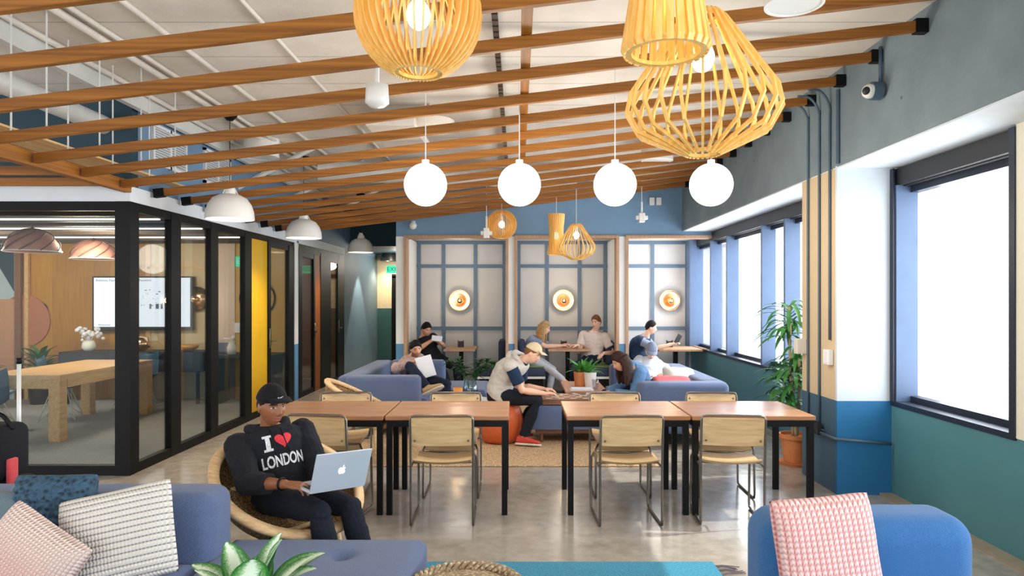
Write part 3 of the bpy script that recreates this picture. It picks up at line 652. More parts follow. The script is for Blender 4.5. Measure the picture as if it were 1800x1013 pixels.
def dome(p, r, label, m, group='white dome pendants beside the glass rooms'):
    t = thing('dome_pendant', label, 'pendant lamp', p, 0, group)
    bm = B(); k = r / 0.24
    prof = [(0.24, 0), (0.238, 0.02), (0.232, 0.08), (0.21, 0.15), (0.165, 0.215), (0.10, 0.25), (0.055, 0.258), (0.05, 0.25), (0.10, 0.242), (0.16, 0.205), (0.203, 0.145), (0.224, 0.08), (0.23, 0.02), (0.232, 0.0), (0.24, 0)]
    lathe(bm, [(a * k, b * k) for a, b in prof], 44); obj('lamp_shade', bm, m, t, True, sharp=50)
    bm = B(); lathe(bm, [(0, 0.25 * k), (0.06 * k, 0.25 * k), (0.055 * k, 0.30 * k), (0.028 * k, 0.36 * k), (0, 0.36 * k)], 20)
    for i in range(3):
        a = i * 2.1; tube(bm, [(0.09 * k * math.cos(a), 0.09 * k * math.sin(a), 0.24 * k), (0.02 * math.cos(a), 0.02 * math.sin(a), 0.37 * k)], 0.006, 6)
    obj('cap', bm, M['whitelamp'], t)
    bm = B(); lathe(bm, [(0, 0.05 * k), (0.19 * k, 0.05 * k), (0.19 * k, 0.06 * k), (0, 0.06 * k)], 30); obj('diffuser', bm, M['lampin'], t)
    bm = B(); tube(bm, [(0, 0, 0.35 * k), (0, 0, CZ - p[2] - 0.06)], 0.004, 6); obj('cord', bm, M['black'], t)
    bm = B(); lathe(bm, [(0, CZ - p[2]), (0.075, CZ - p[2]), (0.07, CZ - p[2] - 0.05), (0.03, CZ - p[2] - 0.09), (0, CZ - p[2] - 0.09)], 20); obj('canopy', bm, M['black'], t)
    l = bpy.data.lights.new('dome_light', 'SPOT'); l.energy = 110; l.color = (1, 0.80, 0.56); l.spot_size = 2.3; l.spot_blend = 0.6; l.shadow_soft_size = 0.12
    lo = bpy.data.objects.new('dome_light', l); C.objects.link(lo); lo.parent = t; lo.location = (0, 0, 0.03)
dome(at(404, 386, 6.9), 0.238, 'white enamel dome pendant lamp nearest the glass corner', M['whitelamp'])
dome(at(534, 419, 9.1), 0.235, 'white enamel dome pendant, second along the glass wall', M['whitelamp'])
dome(at(634, 444, 12.3), 0.232, 'white enamel dome pendant, third, by the end of glass wall', M['whitelamp'])
dome(at(684, 459, 17.0), 0.22, 'farthest dome pendant, dark, in the corridor by exit sign', M['steel'])
# drum lamps at the ceiling
for k, (p, r, h, lb) in enumerate((((1.235, 3.05, 2.94), 0.128, 0.16, 'white drum ceiling lamp above the security camera beam, nearest'), (tuple(at(460, 277, 8.1)), 0.2, 0.26, 'white drum ceiling lamp behind the slats by louvred vents'), (tuple(at(1155, 283, 8.2)), 0.19, 0.2, 'white drum ceiling lamp behind the diamond wooden pendant'))):
    t = thing('drum_lamp', lb, 'ceiling lamp', p, 0, 'white drum ceiling lamps')
    bm = B(); lathe(bm, [(0, 0.004), (r * 0.9, 0.004), (r * 0.9, 0), (r, 0), (r, h), (0, h)], 40); obj('drum', bm, M['whitelamp'], t, True, sharp=40)
    bm = B(); tube(bm, [(0, 0, h), (0, 0, CZ - p[2] + 0.002)], 0.02, 10); obj('stem', bm, M['white'], t)
# hanging sensors
for (x, y, Y, r, h, lb) in ((663, 168, 4.15, 0.076, 0.135, 'white hanging motion sensor below the round wooden pendant'), (855, 410, 10.0, 0.085, 0.15, 'white hanging sensor left of the small round pendant'), (1128, 383, 10.3, 0.09, 0.14, 'white hanging sensor on a thin rod right of diamond pendant')):
    p = at(x, y, Y); t = thing('hanging_sensor', lb, 'sensor', p, 0, 'white hanging sensors')
    bm = B()
    if Y < 5:
        lathe(bm, [(0, -h / 2 - 0.01), (r * 0.6, -h / 2), (r * 0.95, -h / 3), (r * 0.88, h / 2.2), (r * 0.6, h / 2), (0, h / 2 + 0.01)], 28)
    else:
        box(bm, -r * 0.5, r * 0.5, -r * 0.5, r * 0.5, -h / 2, h / 2, 0.01); box(bm, -r, r, -r * 0.35, r * 0.35, -0.03, 0.03, 0.01)
    obj('sensor_body', bm, M['whitelamp'], t, Y < 5)
    bm = B(); tube(bm, [(0, 0, h / 2), (0, 0, h / 2 + 0.17)], 0.014, 8); tube(bm, [(0, 0, h / 2 + 0.15), (0, 0, CZ - p.z)], 0.005, 6); obj('stem', bm, M['white'], t)
# wall sconces
for x, lb in ((808, 'left'), (990, 'middle'), (1177, 'right')):
    p = at(x, 528, 12.15); t = thing('wall_sconce', 'round copper wall sconce with gold bulb in the %s booth' % lb, 'wall lamp', p, 0, 'round copper sconces in the booths')
    X90 = Matrix.Rotation(PI / 2, 4, 'X')
    bm = B(); lathe(bm, [(0.0, -0.03), (0.06, -0.03), (0.15, 0.0), (0.185, 0.035), (0.19, 0.03), (0.16, -0.01), (0.07, -0.045), (0, -0.045)], 40, mat=X90); obj('dish', bm, M['gold'], t, True)
    bm = B(); lathe(bm, [(0.12, 0.01), (0.155, 0.01), (0.155, 0.03), (0.12, 0.03), (0.12, 0.01)], 40, mat=X90); obj('glow_ring', bm, emit('sconce_glow' + lb, (1, 0.80, 0.62, 1), 1.3), t)
    bm = B(); ball(bm, (0.01, -0.07, -0.01), 0.055, 20); obj('bulb', bm, M['gold'], t, True)
    bm = B(); tube(bm, [(0, 0.05, 0), (0, -0.03, 0)], 0.02, 10); obj('socket', bm, M['gold'], t)
    l = bpy.data.lights.new('sconce_light', 'POINT'); l.energy = 3.0; l.color = (1, 0.8, 0.55); l.shadow_soft_size = 0.05
    lo = bpy.data.objects.new('sconce_light', l); C.objects.link(lo); lo.parent = t; lo.location = (0, -0.2, 0)

# ------------------------------------------------------------------ desks and sled chairs
def desk(x0, x1, label):
    t = thing('work_table', label, 'table', ((x0 + x1) / 2, 5.495, 0), 0, 'dark wood tables with black steel legs')
    w_ = (x1 - x0) / 2 - 0.004; d = 0.375
    bm = B(); box(bm, -w_, w_, -d, d, 0.715, 0.748, 0.004, 1); obj('tabletop', bm, M['tabletop'], t)
    bm = B(); box(bm, -w_ + 0.01, w_ - 0.01, -d + 0.01, -d + 0.05, 0.665, 0.715); box(bm, -w_ + 0.01, w_ - 0.01, d - 0.05, d - 0.01, 0.665, 0.715)
    box(bm, -w_ + 0.01, -w_ + 0.05, -d + 0.05, d - 0.05, 0.665, 0.715); box(bm, w_ - 0.05, w_ - 0.01, -d + 0.05, d - 0.05, 0.665, 0.715); obj('frame', bm, M['black'], t)
    for sx_ in (-1, 1):
        for sy_ in (-1, 1):
            cx, cy = sx_ * (w_ - 0.03), sy_ * (d - 0.03)
            bm = B(); box(bm, cx - 0.021, cx + 0.021, cy - 0.021, cy + 0.021, 0, 0.665); obj('leg', bm, M['black'], t)
desk(-1.94, -1.005, 'dark wood work table at the left end behind the laptop man')
desk(-1.0, -0.065, 'dark wood work table left of the centre gap')
desk(0.365, 1.30, 'dark wood work table right of the centre gap')
desk(1.305, 2.24, 'dark wood work table at the right end beside the pillar')
def sheet(bm, f, nu, nv, th):
    """closed thin shell from f(u,v)->(point); thickened along z-ish normal"""
    g = [[V(f(i / nu, j / nv)) for j in range(nv + 1)] for i in range(nu + 1)]
    top, bot = [], []
    for i in range(nu + 1):
        rt, rb = [], []
        for j in range(nv + 1):
            du = g[min(i + 1, nu)][j] - g[max(i - 1, 0)][j]; dv = g[i][min(j + 1, nv)] - g[i][max(j - 1, 0)]
            n = du.cross(dv); n = n.normalized() if n.length > 1e-9 else V((0, 0, 1))
            rt.append(bm.verts.new(g[i][j] + n * th / 2)); rb.append(bm.verts.new(g[i][j] - n * th / 2))
        top.append(rt); bot.append(rb)
    for i in range(nu):
        for j in range(nv):
            bm.faces.new((top[i][j], top[i + 1][j], top[i + 1][j + 1], top[i][j + 1]))
            bm.faces.new((bot[i][j], bot[i][j + 1], bot[i + 1][j + 1], bot[i + 1][j]))
    for i in range(nu):
        bm.faces.new((top[i][0], bot[i][0], bot[i + 1][0], top[i + 1][0])); bm.faces.new((top[i][nv], top[i + 1][nv], bot[i + 1][nv], bot[i][nv]))
    for j in range(nv):
        bm.faces.new((top[0][j], top[0][j + 1], bot[0][j + 1], bot[0][j])); bm.faces.new((top[nu][j], bot[nu][j], bot[nu][j + 1], top[nu][j + 1]))
def make_chair(label, group):
    t = thing('sled_chair', label, 'chair', (0, 0, 0), 0, group)
    h = 0.222
    bm = B()
    sec = lambda s_: [(s_ * (h - 0.02), 0.20, 0.44), (s_ * h, 0.215, 0.40), (s_ * h, 0.235, 0.05), (s_ * h, 0.222, 0.014), (s_ * h, 0.18, 0.010), (s_ * h, -0.18, 0.010), (s_ * h, -0.225, 0.014), (s_ * h, -0.235, 0.05), (s_ * h, -0.235, 0.42), (s_ * h, -0.265, 0.77)]
    tube(bm, [*sec(-1), (-h + 0.012, -0.268, 0.795), (-h + 0.04, -0.268, 0.80), (h - 0.04, -0.268, 0.80), (h - 0.012, -0.268, 0.795), *sec(1)[::-1]], 0.009, 8)
    tube(bm, [(-h, -0.1, 0.43), (h, -0.1, 0.43)], 0.008, 8); tube(bm, [(-h + 0.02, 0.19, 0.44), (h - 0.02, 0.19, 0.44)], 0.008, 8)
    tube(bm, [(-h, -0.236, 0.43), (-h, -0.1, 0.43)], 0.008, 8); tube(bm, [(h, -0.236, 0.43), (h, -0.1, 0.43)], 0.008, 8)
    obj('frame', bm, M['steel'], t, True)
    bm = B()
    def fs(u, v):
        x = (u - 0.5) * 0.41; y = -0.235 + v * 0.46
        z = 0.455 - 0.018 * (1 - (2 * u - 1) ** 2) - 0.05 * max(0, (v - 0.8) / 0.2) ** 2 + 0.03 * max(0, (0.12 - v) / 0.12)
        return (x, y, z)
    sheet(bm, fs, 10, 14, 0.012); obj('seat', bm, M['chairply'], t, True, sharp=50)
    bm = B()
    def fb(u, v):
        x = (u - 0.5) * 0.425; z = 0.585 + v * 0.20
        y = -0.252 - 0.03 * v - 0.022 * (1 - (2 * u - 1) ** 2) + 0.012
        return (x, y, z)
    sheet(bm, fb, 12, 6, 0.011); obj('backrest', bm, M['chairply'], t, True, sharp=50)
    bm = B()
    for s_ in (-1, 1):
        for z in (0.62, 0.75): ball(bm, (s_ * 0.19, -0.262, z), 0.008, 10)
    obj('screw', bm, M['steel'], t, True)
    return t
N_ = 'chairs on the near side of the tables'; F_ = 'chairs on the far side of the tables'
ch = make_chair('sled chair with pale plywood seat behind the laptop man', N_)
ch.location = (-1.39, 5.12, 0); ch.rotation_euler = (0, 0, -0.16)
for x, y, r, l, g in ((-0.545, 5.10, 0.02, 'plywood sled chair on near side left of the centre gap', N_), (0.80, 5.09, 0.03, 'plywood sled chair on near side right of the centre gap', N_), (1.555, 5.10, -0.10, 'bright sunlit plywood sled chair at near right end', N_),
        (-1.50, 5.76, PI + 0.05, 'far side plywood chair at the left end, mostly behind table', F_), (-0.545, 5.76, PI, 'far side plywood chair in front of the left sofa', F_), (0.855, 5.76, PI, 'far side plywood chair right of the centre gap', F_), (1.70, 5.76, PI - 0.03, 'far side plywood chair at the right end of tables', F_)):
    dup(ch, (x, y, 0), r, l, g)

# ------------------------------------------------------------------ sofas
def cushionbox(bm, x0, x1, y0, y1, z0, z1, r, tufts=(), ax=2):
    box(bm, x0, x1, y0, y1, z0, z1, r, 6)
def tufted(bm, x0, x1, y0, y1, z0, z1, r=0.05, tufts=()):
    """seat pad: top surface crowned and pressed in at the tufts"""
    n, k = 36, 36; top = []
    def edge(t): return 1 - max(0, abs(2 * t - 1) - (1 - 2 * r / (x1 - x0))) / (2 * r / (x1 - x0))
    for i in range(n + 1):
        row = []
        for j in range(k + 1):
            u, v = i / n, j / k
            x = x0 + (x1 - x0) * u; y = y0 + (y1 - y0) * v
            dx = min(x - x0, x1 - x); dy = min(y - y0, y1 - y)
            def rd(d): return r - math.sqrt(max(0, r * r - (r - d) ** 2)) if d < r else 0
            z = z1 - min(r, max(rd(dx), rd(dy), 0)) + 0.012 * (1 - (2 * u - 1) ** 2) * (1 - (2 * v - 1) ** 2)
            for tx, ty in tufts:
                q = math.hypot((x - tx), (y - ty)); z -= 0.035 * math.exp(-(q / 0.05) ** 2) + 0.010 * math.exp(-(q / 0.16) ** 2)
            row.append(bm.verts.new((x, y, z)))
        top.append(row)
    for i in range(n):
        for j in range(k): bm.faces.new((top[i][j], top[i + 1][j], top[i + 1][j + 1], top[i][j + 1]))
    per = [top[i][0] for i in range(n + 1)] + [top[n][j] for j in range(1, k + 1)] + [top[i][k] for i in range(n - 1, -1, -1)] + [top[0][j] for j in range(k - 1, 0, -1)]
    low = [bm.verts.new((v.co.x, v.co.y, z0)) for v in per]; bridge(bm, per, low); bm.faces.new(low[::-1])
def legs(t, pts, m, z=0.12, r=0.018):
    for x, y in pts:
        bm = B(); tube(bm, [(x, y, 0), (x, y, z)], [r * 0.7, r], 10); obj('leg', bm, m, t)
# front left sofa
t = thing('sofa', 'blue violet sofa at the front left with a pile of knitted cushions', 'sofa', (0, 0, 0))
bm = B(); box(bm, -3.6, -1.405, 3.13, 3.40, 0.14, 0.725, 0.075, 6); obj('backrest', bm, M['sofa'], t, True)
bm = B(); tufted(bm, -2.52, -1.46, 2.2, 3.13, 0.14, 0.425); obj('seat', bm, M['sofa'], t, True, sharp=60)
bm = B(); tufted(bm, -3.6, -2.53, 2.2, 3.13, 0.14, 0.425); obj('seat', bm, M['sofa'], t, True, sharp=60)
legs(t, ((-1.5, 3.3), (-1.55, 2.3), (-3.5, 3.3), (-3.5, 2.3)), M['walnut'], 0.14)
t = thing('ottoman', 'blue violet tufted ottoman beside the front left sofa', 'ottoman', (0, 0, 0))
bm = B(); tufted(bm, -1.445, -0.46, 2.5, 3.46, 0.14, 0.42, 0.045, ((-0.83, 3.22), (-0.83, 2.75), (-1.2, 2.75))); obj('cushion', bm, M['sofa'], t, True, sharp=60)
legs(t, ((-1.35, 3.36), (-0.56, 3.36), (-0.56, 2.6), (-1.35, 2.6)), M['walnut'], 0.14)
# front right sofa
t = thing('sofa', 'bright blue rounded sofa at the front right', 'sofa', (0, 0, 0))
bm = B(); box(bm, 1.0, 1.875, 2.74, 3.06, 0.14, 0.735, 0.11, 8); obj('backrest', bm, M['sofa2'], t, True)
bm = B(); tufted(bm, 1.02, 1.86, 1.8, 2.75, 0.14, 0.425); obj('seat', bm, M['sofa2'], t, True, sharp=60)
legs(t, ((1.1, 2.95), (1.78, 2.95), (1.1, 1.9), (1.78, 1.9)), M['walnut'], 0.14)
# lounge left sofa
t = thing('sofa', 'blue violet corner sofa on the left of the lounge holding reading man', 'sofa', (0, 0, 0))
for a in ((-2.03, -1.16, 8.0, 8.28), (-2.15, -1.87, 8.1, 10.3), (-1.9, -1.08, 10.05, 10.32)):
    bm = B(); zz_ = 0.72 - 0.006 * abs(a[1]); box(bm, *a, 0.14, zz_, 0.06, 5); obj('backrest', bm, M['sofa'], t, True)
bm = B(); tufted(bm, -1.87, -1.1, 8.28, 9.15, 0.14, 0.42); obj('seat', bm, M['sofa'], t, True, sharp=60)
bm = B(); tufted(bm, -1.87, -1.1, 9.16, 10.05, 0.14, 0.42); obj('seat', bm, M['sofa'], t, True, sharp=60)
legs(t, ((-1.95, 8.1), (-1.25, 8.1), (-1.95, 10.2), (-1.2, 10.2)), M['walnut'], 0.14)
t = thing('ottoman', 'blue violet ottoman beside the reading man behind the glass vase', 'ottoman', (0, 0, 0))
bm = B(); tufted(bm, -1.06, -0.42, 9.0, 10.1, 0.14, 0.42); obj('cushion', bm, M['sofa'], t, True, sharp=60)
legs(t, ((-0.98, 9.1), (-0.5, 9.1), (-0.5, 10.0), (-0.98, 10.0)), M['walnut'], 0.14)
t = thing('ottoman', 'blue violet ottoman under the game board in the middle', 'ottoman', (0, 0, 0))
bm = B(); tufted(bm, 0.15, 1.02, 7.6, 8.3, 0.17, 0.42, 0.06); obj('cushion', bm, M['sofa'], t, True, sharp=60)
bm = B(); box(bm, 0.2, 0.97, 7.65, 8.25, 0.12, 0.17); obj('base', bm, M['walnut'], t)
legs(t, ((0.27, 7.68), (0.9, 7.68), (0.27, 8.2), (0.9, 8.2)), M['walnut'], 0.12)
# lounge right sofa
t = thing('sofa', 'blue violet corner sofa under the far windows on the right', 'sofa', (0, 0, 0))
for a in ((1.34, 2.32, 7.45, 7.72), (2.06, 2.34, 7.55, 9.75), (1.3, 2.3, 9.5, 9.78)):
    bm = B(); zz_ = 0.72 - 0.006 * abs(a[1]); box(bm, *a, 0.14, zz_, 0.06, 5); obj('backrest', bm, M['sofa'], t, True)
bm = B(); tufted(bm, 1.1, 2.06, 7.72, 8.6, 0.14, 0.42); obj('seat', bm, M['sofa'], t, True, sharp=60)
bm = B(); tufted(bm, 1.2, 2.06, 8.61, 9.5, 0.14, 0.42); obj('seat', bm, M['sofa'], t, True, sharp=60)
legs(t, ((1.45, 7.55), (2.2, 7.55), (1.4, 9.65), (2.2, 9.65)), M['walnut'], 0.14)

# cushions
def cushion(name, label, m, loc, w_, h_, th, rot, group, n=40, chunky=0.0, pinch=0.05):
    """rot = (tilt back, spin in its own plane, yaw); local x width, z height, y thickness"""
    bm = B(); fr, bk = [], []
    for i in range(n + 1):
        a, b = [], []
        for j in range(n + 1):
            u = 2 * i / n - 1; v = 2 * j / n - 1
            px = u * (1 - pinch * (1 - v * v) * u * u); pz = v * (1 - pinch * (1 - u * u) * v * v)
            rc_ = 1 - 0.05 * (u * v) ** 4; px *= rc_; pz *= rc_
            t_ = (max(0, 1 - u ** 4) * max(0, 1 - v ** 4)) ** 0.55
            t_ *= 1 + 0.12 * noise.noise((u * 1.5 + loc[0] * 3, v * 1.5, 0.3))
            k_ = 0
            if chunky: k_ = chunky * (abs(math.sin(u * 17 + math.sin(v * 20) * 0.8)) * abs(math.sin(v * 14)))
            a.append(bm.verts.new((px * w_ / 2, -th / 2 * t_ - k_ * (t_ > 0), pz * h_ / 2)))
            b.append(a[-1] if (i in (0, n) or j in (0, n)) else bm.verts.new((px * w_ / 2, th / 2 * t_ + k_, pz * h_ / 2)))
        fr.append(a); bk.append(b)
    for i in range(n):
        for j in range(n):
            bm.faces.new((fr[i][j], fr[i + 1][j], fr[i + 1][j + 1], fr[i][j + 1]))
            bm.faces.new((bk[i][j], bk[i][j + 1], bk[i + 1][j + 1], bk[i + 1][j]))
    o = obj(name, bm, m, None, True); tag(o, label, 'cushion', group)
    o.matrix_world = Matrix.Translation(loc) @ Matrix.Rotation(rot[2], 4, 'Z') @ Matrix.Rotation(rot[0], 4, 'X') @ Matrix.Rotation(rot[1], 4, 'Y')
    return o
KC = 'knitted cushions on the front left sofa'
cushion('knitted_cushion', 'cream knitted cushion with grey rows on the left sofa', M['knitcream'], at(208, 944, 2.93), 0.48, 0.41, 0.15, (-0.30, -0.20, 0.10), KC)
cushion('knitted_cushion', 'blush and cream knitted cushion cut by the photo corner', M['knitblush'], at(38, 1003, 2.74), 0.42, 0.42, 0.15, (-0.32, 0.52, 0.0), KC)
cushion('knitted_cushion', 'dark navy chunky knit cushion on the left sofa', M['navyknit'], at(97, 893, 3.03) , 0.36, 0.30, 0.14, (-0.12, 0.0, 0.05), KC, 56, 0.012)
cushion('grey_cushion', 'grey teal cushion at the left edge behind the navy one', fabric('grey_teal_fabric', rgb(104, 124, 134)), at(-14, 925, 3.0), 0.3, 0.32, 0.14, (-0.2, 0.1, 0), KC)
cushion('knitted_cushion', 'pink and white knitted cushion on the front right sofa', M['knitpink'], at(1454, 978, 2.60), 0.40, 0.46, 0.16, (-0.16, -0.09, 0.0), None)
cushion('white_cushion', 'crumpled white cushion on the lounge sofa under the far windows', M['creamfab'], at(1196, 668, 8.35), 0.42, 0.34, 0.2, (-0.7, 0.1, 0.3), None)
cushion('red_cushion', 'red cushion resting on the right lounge sofa', M['red'], at(1183, 672, 7.85), 0.44, 0.3, 0.09, (-1.3, 0.02, 0), None)

# ------------------------------------------------------------------ round basket chairs
def basket_chair(label, c, f, R=0.42, tilt=0.54):
    t = thing('basket_chair', label, 'lounge chair', (c[0], c[1], 0), 0, 'round basket chairs')
    f = V((f[0], f[1], 0)).normalized(); n = (f * math.sin(tilt) + V((0, 0, 1)) * math.cos(tilt)).normalized()
    r_ = V((f.y, -f.x, 0)); u = n.cross(r_).normalized()     # u points up the back... sign fixed below
    if u.z < 0: u = -u
    cz = V((0, 0, c[2]))
    mm = Matrix((( r_.x, u.x, n.x, cz.x), (r_.y, u.y, n.y, cz.y), (r_.z, u.z, n.z, cz.z), (0, 0, 0, 1)))
    bm = B()
    prof = [(R * math.sin(a), -0.25 * math.cos(a)) for a in [math.radians(k) for k in (4, 15, 28, 42, 56, 70, 82, 90)]]
    prof2 = [(r * 0.965, z * 0.93) for r, z in prof][::-1]
    lathe(bm, [(0.0001, -0.25)] + prof + prof2 + [(0.0001, -0.232)], 56, mat=mm.to_3x3().to_4x4(), c=cz)
    obj('basket', bm, M['wicker'], t, True, sharp=70)
    bm = B(); m3 = mm.to_3x3(); prof = [(R - 0.03, -0.014), (R + 0.02, -0.020), (R + 0.028, 0.0), (R + 0.02, 0.016), (R - 0.028, 0.018), (R - 0.036, 0.0), (R - 0.03, -0.014)]
    lathe(bm, prof, 64, mat=mm.to_3x3().to_4x4(), c=cz); obj('rim', bm, M['rim'], t, True)
    for sx_, sy_ in ((1, 0.8), (-1, 0.8), (1, -0.75), (-1, -0.75)):
        a = m3 @ V((sx_ * 0.24, -sy_ * 0.26, -0.16)) + cz; b = V((a.x * 1.25, a.y * 1.25, 0)) 
        bm = B(); tube(bm, [a, (a + b) / 2, b], [0.022, 0.019, 0.014], 10); obj('leg', bm, M['rim'], t, True)
    bm = B()
    tube(bm, [m3 @ V((0.24, 0.2, -0.17)) + cz, m3 @ V((-0.24, 0.2, -0.17)) + cz], 0.014, 8); tube(bm, [m3 @ V((0.24, -0.2, -0.17)) + cz, m3 @ V((-0.24, -0.2, -0.17)) + cz], 0.014, 8); obj('crossbar', bm, M['rim'], t, True)
    return t
basket_chair('round woven basket chair with wooden rim holding the laptop man', (-1.32, 3.95, 0.57), (0.8, -0.6))
basket_chair('empty round basket chair beside the left lounge sofa', (-1.56, 6.95, 0.60), (0.93, 0.2), 0.42, 0.5)

# ------------------------------------------------------------------ rugs, poufs, little tables
bm = B(); box(bm, -1.75, 1.42, 6.6, 10.7, 0.0, 0.014, 0.005, 1); tag(obj('jute_rug', bm, M['jute']), 'sand coloured woven rug under the lounge furniture', 'rug')
t = thing('blue_rug', 'turquoise rug on the concrete floor at the bottom of view', 'rug', (0, 0, 0))
bm = B(); box(bm, -1.9, 1.2, 1.2, 4.2, 0.0, 0.012, 0.004, 1); obj('pile', bm, M['bluerug'], t)
bm = B()
for i in range(46):
    y = 1.25 + i * 0.064; a = random.uniform(-0.5, 0.5)
    for q in range(3): tube(bm, [(1.19, y + q * 0.006, 0.008), (1.24, y + a * 0.02 + q * 0.01, 0.012), (1.33 + random.uniform(-.03, .03), y + a * 0.09 + q * 0.02, 0.006)], 0.003, 5)
obj('fringe', bm, plain('fringe', rgb(110, 100, 104), 0.9), t)
t = thing('rope_pouf', 'beige rope pouf with braided rim on the turquoise rug', 'pouf', (-0.225, 2.95, 0.012))
bm = B(); lathe(bm, [(0, 0), (0.24, 0.0), (0.29, 0.06), (0.31, 0.18), (0.29, 0.31), (0.235, 0.375), (0.22, 0.36), (0.12, 0.385), (0, 0.39)], 56); obj('pouf_body', bm, M['rope'], t, True)
bm = B()
for ph in range(3):
    tube(bm, [((0.236 + 0.014 * math.cos(a * 14 + ph * 2.09)) * math.cos(a), (0.236 + 0.014 * math.cos(a * 14 + ph * 2.09)) * math.sin(a), 0.372 + 0.014 * math.sin(a * 14 + ph * 2.09)) for a in [2 * PI * i / 168 for i in range(168)]], 0.011, 6, closed=True)
obj('braided_rim', bm, M['rope'], t, True)
t = thing('leather_pouf', 'orange leather pouf that the man in the pale vest sits on', 'pouf', (-0.20, 7.72, 0.014))
bm = B(); lathe(bm, [(0, 0), (0.17, 0), (0.23, 0.05), (0.262, 0.16), (0.265, 0.27), (0.235, 0.38), (0.17, 0.43), (0, 0.44)], 48)
for v in bm.verts:
    a = math.atan2(v.co.y, v.co.x); k_ = 1 - 0.03 * abs(math.cos(a * 6)) ** 12; v.co.x *= k_; v.co.y *= k_
obj('pouf_body', bm, M['leatherorange'], t, True)
# coffee tables
def coffee(label, x0, x1, y0, y1, h=0.45, m='tabletop'):
    t = thing('coffee_table', label, 'table', ((x0 + x1) / 2, (y0 + y1) / 2, 0.014)); w_, d = (x1 - x0) / 2, (y1 - y0) / 2
    bm = B(); box(bm, -w_, w_, -d, d, h - 0.035, h, 0.006, 1); obj('tabletop', bm, m if not isinstance(m, str) else M[m], t)
    for sx_ in (-1, 1):
        for sy_ in (-1, 1): bm = B(); box(bm, sx_ * (w_ - .05) - .015, sx_ * (w_ - .05) + .015, sy_ * (d - .05) - .015, sy_ * (d - .05) + .015, 0, h - 0.035); obj('leg', bm, M['black'], t)
coffee('low wooden table with the potted fern in the lounge', 0.60, 1.14, 8.55, 9.62, 0.45, wood('pink_wood', rgb(178, 120, 98), rgb(206, 150, 126), 'y', 2.5, 0.35))
t = thing('game_board', 'brown wooden game board with rows of pieces on the ottoman', 'board game', (0.60, 7.92, 0.434))
bm = B(); box(bm, -0.32, 0.32, -0.25, 0.25, 0, 0.06, 0.004, 1); obj('board', bm, M['walnut'], t)
bm = B()
for i in range(8):
    for j in range(4):
        if (i + j) % 2 == 0: box(bm, -0.28 + i * 0.07, -0.21 + i * 0.07, -0.2 + j * 0.1, -0.1 + j * 0.1, 0.06, 0.062)
obj('pattern', bm, plain('board_pale', rgb(214, 176, 148), 0.5), t)
bm = B()
for i in range(14): lathe(bm, [(0, 0.062), (0.022, 0.062), (0.022, 0.074), (0, 0.074)], 12, (random.uniform(-0.27, 0.27), random.uniform(-0.2, 0.2), 0))
obj('playing_piece', bm, M['creamfab'], t); t.children[-1]['kind'] = 'stuff'
bm = B(); lathe(bm, [(0, 0.35), (0.30, 0.35), (0.30, 0.38), (0, 0.38)], 40); lathe(bm, [(0, 0), (0.16, 0), (0.16, 0.012), (0.02, 0.03), (0.02, 0.35), (0, 0.35)], 24)
o = obj('round_table', bm, M['white'], None, True, sharp=40); o.location = (-0.62, 8.35, 0.014); tag(o, 'low round white table under the glass vase in the lounge', 'table')
# plants
def leaf(bm, base, d, L, w_, droop=0.5, n=7, up=V((0, 0, 1)), uvl=None, fold=0.25):
    d = V(d).normalized(); side = d.cross(up); side = side.normalized() if side.length > 1e-3 else V((1, 0, 0)); rows = []
    p = V(base); dd = d.copy(); st = L / n
    for i in range(n + 1):
        t_ = i / n; ww = w_ * math.sin(PI * min(1, t_ * 0.93 + 0.05)) ** 0.8 / 2 + 0.001
        nn = side.cross(dd).normalized()
        rows.append(([bm.verts.new(p - side * ww + nn * ww * fold), bm.verts.new(p), bm.verts.new(p + side * ww + nn * ww * fold)], t_))
        p = p + dd * st; dd = (dd - V((0, 0, 1)) * droop / n).normalized()
    for (a, ta), (b, tb) in zip(rows, rows[1:]):
        for q in (0, 1):
            f_ = bm.faces.new((a[q], a[q + 1], b[q + 1], b[q]))
            if uvl:
                for lp, uv in zip(f_.loops, ((q / 2, ta), ((q + 1) / 2, ta), ((q + 1) / 2, tb), (q / 2, tb))): lp[uvl].uv = uv
# variegated plant in front
t = thing('potted_plant', 'variegated broad leaved plant in a pot in front of the ottoman', 'plant', (-0.83, 2.10, 0.49))
bm = B(); lathe(bm, [(0, 0), (0.075, 0), (0.095, 0.14), (0.10, 0.15), (0.09, 0.15), (0.085, 0.13), (0, 0.13)], 32); obj('pot', bm, M['whitelamp'], t, True, sharp=40)
bm = B(); uvl = bm.loops.layers.uv.new('UVMap')
rnd = random.Random(5)
specs = [(-0.8, 0.4, 0.6, 0.26), (0.4, 0.1, 1.6, 0.25), (1.0, -0.1, 0.3, 0.26), (-0.5, -0.2, 1.2, 0.24), (0.6, 0.5, 0.8, 0.28), (-0.9, 0.15, 0.42, 0.22), (-0.35, 0.3, 1.2, 0.25), (0.25, 0.25, 1.3, 0.27), (0.55, 0.2, 1.0, 0.28), (0.9, 0.0, 0.75, 0.24), (0.75, -0.2, 0.35, 0.22), (-0.7, -0.4, 0.35, 0.22), (0.3, -0.6, 0.45, 0.22), (-0.2, -0.5, 0.7, 0.22), (0.0, 0.5, 0.9, 0.22), (-0.15, -0.1, 1.5, 0.22), (0.65, 0.35, 0.5, 0.22), (-0.6, 0.1, 0.9, 0.24), (-1.0, -0.2, 0.15, 0.22), (0.15, -0.3, 1.1, 0.24), (0.9, 0.2, 1.1, 0.22)]
